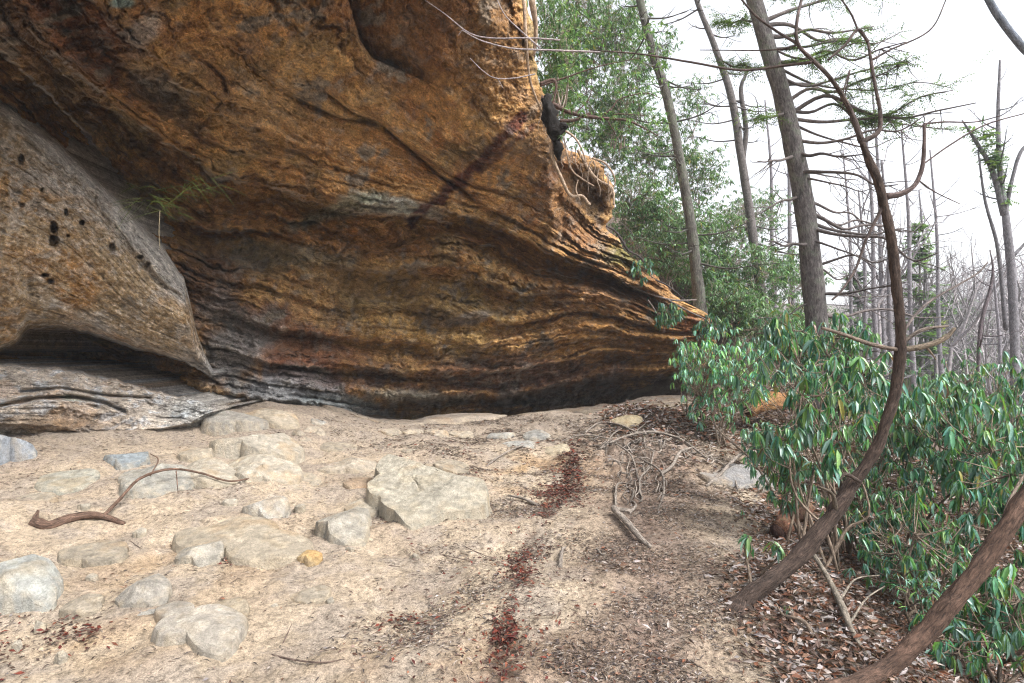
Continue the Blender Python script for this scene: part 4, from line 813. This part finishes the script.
branch(ct, [(836, 512, Yt - .05), (832, 494, Yt - .1), (818, 486, Yt - .12)], [.02, .012, .005], (.10, .08, .06))
# lower right trunk
b2 = hit(850, 683); Y2 = 2.75
lt = empty('leaning_tree', b2, 'thick brown trunk leaning out of the bottom right corner', 'tree'); t = Tubes()
tube_px(t, [(815, 700, 2.5), (850, 686, 2.6), (885, 668, 2.7), (915, 645, 2.75), (950, 604, 2.8), (985, 560, 2.85), (1012, 518, 2.9), (1035, 482, 2.95), (1075, 410, 3.0), (1110, 330, 3.05), (1132, 240, 3.1), (1150, 140, 3.2), (1165, 20, 3.3), (1190, -120, 3.4), (1200, -300, 3.5)], [.05, .040, .038, .043, .043, .040, .042, .040, .038, .036, .034, .034, .026, .018, .006], 24, 180, .26, (.085, .052, .038), 9)
t.build('trunk', M_bark1, lt)
branch(lt, [(1148, 150, 3.2), (1120, 90, 3.3), (1105, 20, 3.4), (1075, -60, 3.5)], [.022, .018, .013, .005], (.1, .08, .07), extra=[([(1105, 20, 3.4), (1125, -30, 3.4), (1130, -90, 3.4)], [.009, .003])])
branch(lt, [(1165, 10, 3.3), (1200, -50, 3.2), (1250, -90, 3.1)], [.018, .012, .005], (.1, .08, .07))
branch(lt, [(985, 560, 2.85), (1000, 540, 3.1), (1010, 500, 3.2), (1040, 450, 3.3)], [.018, .012, .01, .005], (.2, .16, .13))
branch(lt, [(1060, 440, 3.0), (1040, 330, 3.1), (1022, 200, 3.2), (1035, 60, 3.3), (1010, 20, 3.3), (985, -5, 3.3)], [.03, .022, .02, .018, .016, .012], (.17, .15, .16)) if False else None
# big hemlock
YH = 12.0
hb = P(818, 415, YH); hb[2] = ground(hb[0], hb[1], False)
hem = empty('hemlock', hb, 'big hemlock with straight furrowed trunk and many bare dead side branches', 'tree'); t = Tubes()
hp = [(821, 430, YH), (819, 380, YH), (817, 330, YH), (812, 270, YH), (803, 200, YH), (790, 130, YH), (775, 70, YH), (757, 10, YH), (738, -50, YH), (718, -120, YH)]
pc = tube_px(t, hp, [.33, .26, .235, .215, .20, .185, .17, .155, .14, .12], 22, 120, .12, (.105, .095, .095), 2)
t.build('trunk', M_barkbig, hem)
hr = np.random.default_rng(12); ys_ = np.array([p[1] for p in hp]); xs_ = np.array([p[0] for p in hp])
def hx(y): return float(np.interp(-y, -ys_, xs_)) if False else float(np.interp(y, ys_[::-1], xs_[::-1]))
tips = []
sp_ = [(330, 1), (318, 1), (300, -1), (292, 1), (282, 1), (268, 1), (262, 1), (248, -1), (240, 1), (232, 1), (222, 1), (212, 1), (203, 1), (200, -1), (192, 1), (180, 1), (172, 1), (163, 1), (155, -1), (150, 1), (140, 1), (132, 1), (122, 1), (118, 1), (112, -1), (104, 1), (98, 1), (88, 1), (80, 1), (72, 1), (64, -1), (60, 1), (52, 1), (44, 1), (36, 1), (28, 1), (22, -1), (12, 1), (4, 1), (-6, 1)]
for k, (y0, sd) in enumerate(sp_):
    x0 = hx(y0); ln = hr.uniform(60, 135) if sd > 0 else hr.uniform(30, 70)
    if y0 < 130 and sd > 0: ln = hr.uniform(95, 200)
    up = hr.uniform(-.15, .18) if y0 < 130 else hr.uniform(.05, .42)
    cv = -hr.uniform(.0, .22); dY = hr.uniform(-2.2, 1.6)
    y0 = y0 + hr.normal(0, 4); up = up + hr.normal(0, .10); wob = hr.normal(0, .035, 6); pts = [(x0 + sd * ln * s, y0 + ln * (up * s + cv * s * s + wob[k2]), YH + dY * s) for k2, s in enumerate((0, .2, .4, .6, .8, 1))]
    r0 = hr.uniform(.018, .036); t = Tubes(); bc = np.array((.10, .085, .082)) * hr.uniform(.7, 1.2)
    pp = tube_px(t, pts, [r0 * 1.5, r0, r0 * .8, r0 * .55, r0 * .3], 6, 22, .1, bc, k)
    for s in range(hr.integers(4, 11)):
        q = pp[hr.integers(7, 21)]; L = hr.uniform(.25, .8); d = np.array([sd * hr.uniform(.0, 1), hr.normal(0, .4), hr.uniform(-1.0, .6)])
        e = q + unit(d) * L; t.add([q, (q + e) / 2 + hr.normal(0, .04, 3), e], [r0 * .35, r0 * .25, r0 * .1], 4, 7, 0, cap=False, col=bc)
        if y0 < 125: tips.append((q, e))
    if y0 < 125:
        for j in range(5, 22, 1): tips.append((pp[j - 1], pp[j]))
    t.build('branch', M_twig, hem)
def sprays(tips, per, L, spread, cols, seed, W=.012, sag=.15):
    r = np.random.default_rng(seed); O = []; Dd = []; Cc = []
    for a, b in tips:
        k = r.integers(max(1, per - 2), per + 3)
        if fbm(b[0] * 1.1, b[1] * 1.1, b[2] * 1.1, 2) < -.05: continue
        for _ in range(k):
            s = r.random(); o = a * (1 - s) + b * s; dirv = unit(np.array([r.normal(), r.normal(), r.normal() * .35 - sag])); Ls = spread * r.uniform(.4, 1.2)
            m = 12
            tt = np.linspace(.1, 1, m)[:, None]; O.append(o + dirv * Ls * tt); sdv = np.cross(dirv, [0, 0, 1]); sg = np.where(np.arange(m) % 2 == 0, 1, -1)[:, None]
            Dd.append(dirv * .7 + sdv * sg + np.array([0, 0, -.15])); Cc.append(np.tile(cols[r.integers(0, len(cols))] * r.uniform(.7, 1.3), (m, 1)))
    O = np.vstack(O); Dd = np.vstack(Dd); Cc = np.vstack(Cc); nn = np.stack([r.normal(0, .3, len(O)), r.normal(0, .3, len(O)), np.ones(len(O))], -1)
    return leaves(O, Dd, nn, L * r.uniform(.6, 1.3, len(O)), W, Cc, True)
NC = np.array([(.09, .15, .06), (.06, .11, .055), (.13, .20, .07)])
V, Q, T, c = sprays(tips, 6, .06, .34, NC, 3, .022); mk('foliage', V, Q, T, M_needle, hem, col=c)
# other slope trees
def tree_px(name, pts, r, label, branches=(), col=(.11, .10, .098), sides=12, rough=.1, moss=None, auto=0, seed=1, alen=50, cat='tree', up=-.5, group=None, mat=None, rb=.25):
    b = P(*pts[0]); root = empty(name, b, label, cat, group); t = Tubes()
    pts = [(pts[0][0], pts[0][1] + 8, pts[0][2])] + list(pts)
    tube_px(t, pts, r, sides, 60, rough, col, seed); t.build('trunk', mat or M_bark, root)
    rr = np.random.default_rng(seed); P3 = [P(*p) for p in pts]; c3 = cat_rom(P3, 60); tips = []
    for bp, br in branches:
        t = Tubes(); tube_px(t, bp, br, 6, None, .1, np.array(col) * .8, 1); t.build('branch', mat or M_bark, root)
    rad = np.interp(np.linspace(0, 1, 60), np.linspace(0, 1, len(r)), r)
    for k in range(auto):
        i = int(60 * rr.uniform(.25, .98)); q = c3[min(i, 59)]; sc = pts[0][2] / F; L = alen * sc * rr.uniform(.4, 1.2) * (1.1 - .5 * i / 60)
        a = rr.uniform(0, 2 * math.pi); d = unit(np.array([math.cos(a), math.sin(a) * .6, rr.uniform(-.2, 1.0) if up < 0 else rr.uniform(-.3, .3)]))
        e = q + d * L; m = (q + e) / 2 + np.array([0, 0, -.08 * L]); r0 = min(rad[min(i, 59)] * .45, .03)
        t = Tubes(); pp = t.add([q, m, e], [r0, r0 * .7, r0 * .25], 5, 9, .05, col=np.array(col) * .75, cap=False)
        for s in range(4):
            q2 = pp[rr.integers(3, 9)]; e2 = q2 + unit(d + rr.normal(0, .6, 3)) * L * rr.uniform(.2, .5)
            t.add([q2, (q2 + e2) / 2 + rr.normal(0, .02 * L, 3), e2], [r0 * .4, r0 * .3, r0 * .12], 3, 5, 0, cap=False, col=np.array(col) * .75); tips.append((q2, e2))
        t.build('branch', M_twig, root)
    return root, tips
g1, _ = tree_px('slope_tree', [(700, 308, 15.5), (696, 270, 15.5), (690, 220, 15.5), (680, 160, 15.5), (668, 100, 15.5), (652, 50, 15.5), (640, 0, 15.5), (625, -60, 15.5)], [.24, .18, .15, .135, .125, .12, .11, .10], 'grey trunk on the cliff edge with mossy upper part leaning left', auto=26, seed=21, col=(.105, .10, .09), alen=60, up=1, mat=M_barkbig)
g2, _ = tree_px('forked_tree', [(764, 310, 18), (756, 260, 18), (748, 200, 18), (740, 150, 18), (732, 100, 18), (716, 50, 18), (700, 10, 18), (690, -20, 18)], [.18, .15, .14, .13, .12, .10, .08, .06], 'slim grey tree with a second upright fork between the leaning trunk and the hemlock', branches=[([(742, 165, 18), (746, 130, 18), (741, 90, 18), (748, 70, 18)], [.09, .08, .07, .04])], auto=22, seed=22, alen=60, up=1)
g3, _ = tree_px('thin_tree', [(560, 150, 15.5), (557, 110, 15.5), (570, 60, 15.5), (578, 0, 15.5), (585, -40, 15.5)], [.07, .06, .05, .04], 'thin dark stemmed tree rising right beside the cliff rim', auto=12, seed=23, col=(.13, .10, .09))
# branching limb out of the rim
rl = empty('rim_branch', P(543, 100, 9.6), 'dark crooked limb reaching right from the cliff rim', 'branch'); t = Tubes()
for pts, r in [([(541, 98, 9.7), (556, 106, 9.7), (575, 114, 9.7), (600, 118, 9.7), (625, 120, 9.7), (640, 126, 9.7), (658, 136, 9.7)], [.05, .042, .035, .028, .022, .015, .008]), ([(560, 121, 9.7), (575, 120, 9.7), (590, 113, 9.7)], [.035, .028, .022]), ([(600, 118, 9.7), (612, 108, 9.7), (620, 99, 9.7), (645, 93, 9.7), (660, 98, 9.7)], [.018, .014, .010, .006]), ([(612, 118, 9.7), (618, 114, 9.7), (650, 116, 9.7)], [.012, .01, .005]),
               ([(548, 122, 9.6), (556, 90, 9.6), (553, 80, 9.6), (540, 84, 9.6)], [.012, .022, .03, .03]), ([(540, 86, 9.6), (570, 76, 9.6), (600, 66, 9.6), (640, 58, 9.6)], [.02, .014, .01, .005]), ([(575, 114, 9.7), (590, 96, 9.7), (592, 70, 9.7)], [.014, .01, .006]), ([(606, 118, 9.7), (618, 140, 9.7), (620, 160, 9.7)], [.01, .007, .004])]: tube_px(t, pts, r, 7, None, .12, (.10, .065, .055))
t.build('limb', M_bark1, rl)
rr = np.random.default_rng(77); tp = np.array([P(x, y, 9.7 + rr.normal(0, .5)) for x, y in [(rr.uniform(560, 670), rr.uniform(20, 150)) for _ in range(190)]]); nw = len(tp); idx = np.repeat(np.arange(nw), 6); M = len(idx); ph = rr.uniform(0, 6.28, M); el = rr.normal(-.5, .35, M)
d = np.stack([np.cos(ph) * np.cos(el), np.sin(ph) * np.cos(el), np.sin(el)], -1); n = np.stack([-np.cos(ph) * np.sin(el), -np.sin(ph) * np.sin(el), np.cos(el)], -1) + rr.normal(0, .3, (M, 3))
V, Q, T, c = leaves(tp[idx], d, n, .10 * rr.uniform(.7, 1.2, M), .03, GO[rr.integers(0, 6, M)] * rr.uniform(.8, 1.9, (M, 1)), True); mk('foliage', V, Q, T, M_far, rl, col=c)
# hanging dead twigs in front of the cliff, top centre
dt = empty('dead_twigs', P(540, 50, 7.2), 'bare whitish twigs reaching left across the cliff top from the rim', 'twigs'); t = Tubes()
for pts, r in [([(600, 52, 7.2), (545, 50, 7.2), (510, 48, 7.2), (480, 40, 7.2), (462, 30, 7.2)], [.012, .010, .008, .005]), ([(560, 40, 7.2), (530, 38, 7.2), (490, 38, 7.2), (468, 32, 7.2), (445, 14, 7.2), (425, 0, 7.2)], [.010, .008, .006, .004]), ([(535, 74, 7.2), (515, 78, 7.2), (495, 78, 7.2), (482, 70, 7.2), (470, 58, 7.2)], [.008, .006, .004]), ([(540, 48, 7.2), (520, 30, 7.2), (505, 15, 7.2), (495, -5, 7.2)], [.010, .007, .005]), ([(498, 79, 7.2), (503, 88, 7.2)], [.003, .002]), ([(462, 30, 7.2), (458, 36, 7.2)], [.003, .002])]: tube_px(t, pts, np.array(r) * 1.15, 5, None, .05, (.33, .29, .30))
t.build('twig', M_twig, dt)
# roots hanging off the rim
hrng = np.random.default_rng(8)
hro = empty('hanging_roots', P(545, 110, 9.3), 'pale roots dangling down the cliff rim and over the rock nose', 'roots'); t = Tubes()
for pts, r in [([(524, 0, 8.0), (526, 40, 8.1), (530, 80, 8.5), (540, 108, 9.0), (548, 125, 9.2)], [.03, .02, .018, .014]), ([(546, 105, 9.1), (554, 130, 9.1), (552, 155, 9.1), (560, 175, 9.3), (570, 195, 9.5), (582, 196, 9.6), (590, 205, 9.6)], [.04, .035, .03, .03, .025, .02]), ([(578, 150, 9.5), (588, 168, 9.5), (598, 180, 9.5), (612, 188, 9.6), (614, 205, 9.6)], [.03, .026, .022, .016]), ([(566, 150, 9.4), (572, 170, 9.4), (584, 180, 9.4), (594, 186, 9.4)], [.016, .014, .01]), ([(560, 128, 9.4), (575, 138, 9.4), (584, 155, 9.4), (586, 166, 9.4)], [.02, .016, .01]), ([(578, 180, 9.4), (576, 190, 9.4), (580, 200, 9.4)], [.012, .008]), ([(592, 158, 9.5), (606, 164, 9.5), (615, 180, 9.6), (610, 196, 9.6)], [.02, .014, .008]), ([(532, 0, 8), (536, 30, 8.2), (534, 56, 8.4)], [.05, .035, .02])]: tube_px(t, pts, r, 7, None, .2, (.36, .27, .20))
for k in range(24):
    x = hrng.uniform(540, 612); y = np.interp(x, [540, 560, 612], [100, 140, 170]) + hrng.uniform(-4, 14); L = hrng.uniform(8, 30); t.add([P(x + hrng.normal(0, 3) * s, y + L * s, 9.35) for s in (0, .4, .7, 1)], [.010, .008, .004], 4, 9, .1, col=np.array((.34, .26, .20)) * hrng.uniform(.5, 1.2), cap=False)
t.build('roots', M_bark1, hro)
# black rotted stub at the rim
t = Tubes(); BK = (.012, .010, .009)
for k, pts in enumerate([[(547, 96, 8.95), (550, 112, 8.9), (553, 130, 8.95), (558, 150, 9.05)], [(545, 112, 9.0), (549, 122, 8.9), (556, 132, 8.95)], [(551, 130, 8.95), (558, 130, 8.9), (567, 125, 8.9)], [(543, 100, 9.0), (548, 108, 8.95), (552, 104, 9.0)], [(556, 140, 9.0), (558, 150, 9.0), (560, 160, 9.1)]]):
    t.add([P(*p) for p in pts], [.04, .10, .09, .03][:len(pts)] if len(pts) > 3 else [.05, .08, .03], 14, 30, .9, seed=k * 3.3, col=BK)
o = t.build('rotted_stub', M_bark1, None, origin=P(552, 120, 9.0)); tag(o, 'black rotted stub clinging to the cliff rim', 'stub')
# roots and dead wood on the exposed bank above the cliff end
for i, (pts, r, lab) in enumerate([([(606, 226, 13.6), (617, 233, 13.7), (628, 250, 13.8), (641, 258, 14.0), (650, 276, 14.1), (668, 286, 14.2), (690, 304, 14.3)], [.02, .03, .022, .025, .01], 'dark dead branch running down the bank above the cliff end'), ([(622, 282, 13.7), (645, 292, 13.9), (672, 300, 14.1), (696, 300, 14.4)], [.02, .026, .02], 'pale root along the earthy edge above the cliff end'), ([(648, 300, 13.8), (660, 318, 13.8), (664, 330, 13.8)], [.02, .016, .008], 'short root dangling over the cliff end'), ([(668, 300, 14.0), (690, 312, 14.1), (706, 320, 14.1), (712, 330, 14.2)], [.025, .02, .01], 'root dropping from the leaning grey trunk')]):
    t = Tubes(); tube_px(t, pts, r, 7, None, .15, (.2, .165, .15) if i else (.07, .06, .06)); o = t.build('bank_root', M_bark1, None, origin=P(*pts[0])); tag(o, lab, 'root')
# fern like sprig on the cliff
t = Tubes(); sr = np.random.default_rng(31)
sg = empty('cliff_sprig', P(160, 220, 7.2), 'wispy green sprig hanging from a crack in the left part of the cliff', 'plant')
for k in range(46):
    x0, y0 = (150 + sr.normal(0, 12), 200 + sr.normal(0, 8)) if k < 26 else (195 + sr.normal(0, 14), 184 + sr.normal(0, 5)); a = sr.normal(.35 if k < 26 else .1, .5); L = sr.uniform(10, 36); s_ = sr.choice([-1, 1])
    t.add([P(x0 + s_ * L * q * math.cos(a), y0 + L * q * math.sin(a) + 4 * q * q, 7.1) for q in (0, .5, 1)], [.0045, .003, .0015], 3, 6, 0, cap=False, col=np.array((.16, .22, .05)) * sr.uniform(.5, 1.3))
t.add([P(160, 210, 7.1), P(159, 230, 7.1), P(160, 250, 7.1)], [.006, .004], 4, 6, col=(.35, .3, .2)); t.build('stalks', M_twig, sg)

# right-hand slender trees
s1, tp1 = tree_px('slender_tree', [(1016, 440, 17), (1015, 360, 17), (1012, 280, 17), (1006, 220, 17), (1000, 170, 17), (998, 120, 17), (1000, 60, 17)], [.14, .13, .12, .11, .08, .06, .03], 'slender tree near the right edge with ivy green on its upper stems', branches=[([(1004, 215, 17), (992, 170, 17), (975, 140, 17), (962, 120, 17)], [.09, .07, .05, .02]), ([(1006, 330, 17), (998, 250, 17), (985, 200, 17), (978, 150, 17)], [.06, .05, .04, .02]), ([(1005, 215, 17), (1012, 180, 17), (1022, 150, 17), (1040, 138, 17)], [.07, .05, .05, .03]), ([(1014, 255, 17), (1030, 238, 17)], [.05, .03])], auto=10, seed=41, col=(.17, .165, .18))
V, Q, T, c = sprays([(P(972, 125, 17), P(1002, 150, 17)), (P(975, 130, 17), P(992, 170, 17)), (P(985, 140, 17), P(1003, 185, 17)), (P(998, 150, 17), P(1006, 210, 17))] * 5, 7, .12, .4, np.array([(.16, .24, .09), (.12, .2, .12)]), 5, .05); mk('foliage', V, Q, T, M_needle, s1, col=c)
s2, _ = tree_px('bent_tree', [(978, 400, 14), (979, 350, 14), (982, 320, 14), (990, 290, 14), (993, 270, 14), (990, 250, 14)], [.05, .045, .045, .04, .03, .012], 'small crooked bare tree left of the slender tree', auto=8, seed=42, col=(.12, .10, .11), alen=40)
s3, _ = tree_px('arching_tree', [(1130, 420, 9), (1120, 250, 9), (1075, 110, 9), (1040, 65, 9), (1018, 42, 9), (1000, 18, 9), (984, -8, 9)], [.10, .09, .075, .065, .06, .055, .05], 'bluish bare stem arching across the top right corner', seed=43, col=(.15, .17, .21))
s4, _ = tree_px('pole_tree', [(1001, 420, 22), (1000, 350, 22), (996, 300, 22), (992, 260, 22)], [.07, .065, .05, .03], 'straight thin pole of a tree just left of the slender tree', auto=10, seed=44, col=(.2, .19, .21))
for i, (x, y1, top, Y, lab) in enumerate([(878, 380, 120, 24, 'leftmost thin trunk of the stand behind the curved trunk'), (886, 380, 60, 27, 'second thin trunk of the stand behind the curved trunk'), (893, 385, 160, 22, 'third thin trunk of the stand, half hidden by the curved trunk'), (868, 380, 190, 26, 'thin trunk between the hemlock and the stand of thin trunks'), (914, 380, 130, 25, 'thin trunk standing right of the curved trunk'), (855, 390, 150, 30, 'faint thin trunk just right of the hemlock'), (929, 390, 190, 30, 'thin trunk inside the pale green conifer'), (942, 390, 150, 28, 'thin trunk at the right flank of the pale green conifer'), (793, 300, 90, 25, 'faint thin trunk left of the hemlock'), (775, 300, 100, 27, 'faint thin trunk right of the forked tree')]):
    lean = -10 * (y1 - top) / 200; tree_px('thin_tree', [(x, y1, Y), (x + lean * .3, y1 - (y1 - top) * .3, Y), (x + lean * .6 + 2, y1 - (y1 - top) * .65, Y), (x + lean, top, Y)], np.array([.14, .12, .09, .04]) * .9, lab, auto=18, seed=50 + i, col=(.19, .18, .195), sides=8, alen=45)
# distant conifer
def conifer(px, pyb, pyt, Y, wpx, label, seed, cols, group=None, gap=.0):
    r = np.random.default_rng(seed); b = P(px, pyb, Y); tpt = P(px - 3, pyt, Y); root = empty('conifer', b, label, 'tree', group); t = Tubes(); t.add([b, (b + tpt) / 2, tpt], [.12, .09, .02], 7, 20, .05, col=(.24, .22, .21)); H = tpt[2] - b[2]; tips = []; wr = wpx / F * Y
    for k in range(70):
        s = r.uniform(.15, 1); q = b + (tpt - b) * s; a = r.uniform(0, 6.28); L = wr * (1.05 - s) ** .7 * r.uniform(.5, 1.1); e = q + np.array([math.cos(a) * L, math.sin(a) * L, r.uniform(-.1, .25) * L]); t.add([q, e], [.02, .006], 3, 4, 0, cap=False, col=(.2, .18, .17))
        for j in range(5): tips.append((q + (e - q) * (.2 + .16 * j), q + (e - q) * (.2 + .16 * (j + 1))))
    t.build('trunk', M_bark, root); V, Q, T, c = sprays(tips, 3, .22, .5, np.array(cols), seed, .12, .1); mk('foliage', V, Q, T, M_needle, root, col=c); return root
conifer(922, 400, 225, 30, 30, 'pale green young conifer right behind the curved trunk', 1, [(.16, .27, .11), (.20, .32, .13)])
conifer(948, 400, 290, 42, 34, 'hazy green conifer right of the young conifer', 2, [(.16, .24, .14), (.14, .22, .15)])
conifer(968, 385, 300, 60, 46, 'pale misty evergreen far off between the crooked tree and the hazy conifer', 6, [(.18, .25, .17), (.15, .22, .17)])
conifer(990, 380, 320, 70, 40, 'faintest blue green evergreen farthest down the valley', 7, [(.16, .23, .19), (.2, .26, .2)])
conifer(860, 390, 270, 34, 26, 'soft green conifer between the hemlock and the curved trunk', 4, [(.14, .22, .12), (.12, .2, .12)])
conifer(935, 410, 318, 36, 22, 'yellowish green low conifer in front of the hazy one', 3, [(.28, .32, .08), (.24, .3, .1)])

# far bare trees: a few shapes, copied
def bare(seed, H=9.0):
    r = np.random.default_rng(seed); t = Tubes(); 
    def rec(p, d, L, rad, dep):
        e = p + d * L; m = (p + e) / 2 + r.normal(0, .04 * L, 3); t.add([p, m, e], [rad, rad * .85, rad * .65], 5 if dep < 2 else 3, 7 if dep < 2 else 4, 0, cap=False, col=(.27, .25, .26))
        if dep >= 4: return
        for k in range(r.integers(2, 4)): rec(e if k < 2 else (p + e) / 2, unit(d + r.normal(0, .38, 3) + np.array([0, 0, .12])), L * r.uniform(.5, .8), rad * .6, dep + 1)
    rec(np.zeros(3), unit(np.array([r.normal(0, .05), r.normal(0, .05), 1.])), H * .38, H * .012, 0)
    return t
protos = []
for s in range(5):
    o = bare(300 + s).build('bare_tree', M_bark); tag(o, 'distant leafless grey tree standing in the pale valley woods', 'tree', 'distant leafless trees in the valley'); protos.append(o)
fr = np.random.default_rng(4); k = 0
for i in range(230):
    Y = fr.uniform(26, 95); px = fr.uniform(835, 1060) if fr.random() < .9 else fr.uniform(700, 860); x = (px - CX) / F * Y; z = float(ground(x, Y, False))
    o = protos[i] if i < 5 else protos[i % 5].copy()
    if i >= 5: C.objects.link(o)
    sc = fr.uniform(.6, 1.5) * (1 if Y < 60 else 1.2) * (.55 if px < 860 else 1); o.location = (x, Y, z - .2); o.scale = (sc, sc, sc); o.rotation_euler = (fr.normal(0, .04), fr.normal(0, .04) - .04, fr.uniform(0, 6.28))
# brush on the far slope (uncountable)
n = 26000; Y = fr.uniform(27, 92, n); px = fr.uniform(800, 1080, n); x = (px - CX) / F * Y; z = ground(x, Y, False); Lh = fr.uniform(.6, 2.4, n)
b0 = np.stack([x, Y, z], -1); d = np.stack([fr.normal(0, .35, n), fr.normal(0, .35, n), np.ones(n)], -1); nn = fr.normal(size=(n, 3))
cols = np.array([(.26, .25, .24), (.30, .27, .25), (.2, .2, .2), (.20, .28, .12), (.16, .22, .12), (.22, .27, .16)])[fr.integers(0, 6, n)]
V, Q, T, c = leaves(b0, d, nn, Lh, .035, cols, True); tag(mk('undergrowth', V, Q, T, M_far, None, col=c), 'grey tangled brush and saplings filling the far valley', 'undergrowth', kind='stuff')

hz = bpy.data.materials.new('thin haze'); hz.use_nodes = True; hn = hz.node_tree; hn.nodes.clear(); ho = hn.nodes.new('ShaderNodeOutputMaterial'); hv = hn.nodes.new('ShaderNodeVolumePrincipled')
hv.inputs['Color'].default_value = (.9, .93, 1, 1); hv.inputs['Density'].default_value = .0012; hn.links.new(hv.outputs[0], ho.inputs['Volume'])
bx_ = np.array([(x, y, z) for x in (-265, 265) for y in (-265, 265) for z in (-12, 60)], float)
tag(mk('haze', bx_, [(0, 1, 3, 2), (4, 6, 7, 5), (0, 4, 5, 1), (2, 3, 7, 6), (0, 2, 6, 4), (1, 5, 7, 3)], None, hz, smooth=False), 'thin pale haze hanging in the valley air', 'haze', kind='stuff')
# ------------------------------------------------------------------ light, sky, camera
sc = bpy.context.scene
w = bpy.data.worlds.new('World'); sc.world = w; w.use_nodes = True; nt = w.node_tree; bg = nt.nodes['Background']
EL, RO = 50, 125      # sun elevation, direction
sky = nt.nodes.new('ShaderNodeTexSky'); sky.sky_type = 'NISHITA'; sky.sun_disc = False; sky.sun_elevation = math.radians(EL); sky.sun_rotation = math.radians(RO); sky.air_density = 1.0; sky.dust_density = 4.0
hsv = nt.nodes.new('ShaderNodeHueSaturation'); hsv.inputs['Saturation'].default_value = .22; hsv.inputs['Value'].default_value = 1.0
nt.links.new(sky.outputs[0], hsv.inputs['Color']); nt.links.new(hsv.outputs[0], bg.inputs['Color']); bg.inputs['Strength'].default_value = .15
sl = bpy.data.lights.new('Sun', 'SUN'); sl.energy = 1.5; sl.angle = math.radians(16); sl.color = (1, .95, .88); so = bpy.data.objects.new('Sun', sl); C.objects.link(so)
a = math.radians(RO); sd = Vector((math.sin(a) * math.cos(math.radians(EL)), math.cos(a) * math.cos(math.radians(EL)), math.sin(math.radians(EL))))
so.rotation_euler = sd.to_track_quat('Z', 'Y').to_euler(); so.location = sd * 20
cam = bpy.data.cameras.new('Camera'); co = bpy.data.objects.new('Camera', cam); C.objects.link(co); sc.camera = co
co.location = (0, 0, EYE); co.rotation_euler = (math.pi / 2 + PITCH, 0, 0); cam.sensor_width = 36; cam.lens = F / 1024 * 36; cam.clip_end = 2000; cam.clip_start = .05
vs = sc.view_settings; vs.view_transform = 'Standard'; vs.look = 'None'; vs.gamma = 1; vs.exposure = 1.65; vs.use_curve_mapping = False
sc.cycles.use_denoising = True; sc.cycles.denoising_prefilter = 'NONE'; sc.cycles.pixel_filter_type = 'BLACKMAN_HARRIS'; sc.cycles.filter_width = 1.2; sc.cycles.max_bounces = 6; sc.cycles.diffuse_bounces = 4; sc.cycles.transparent_max_bounces = 8
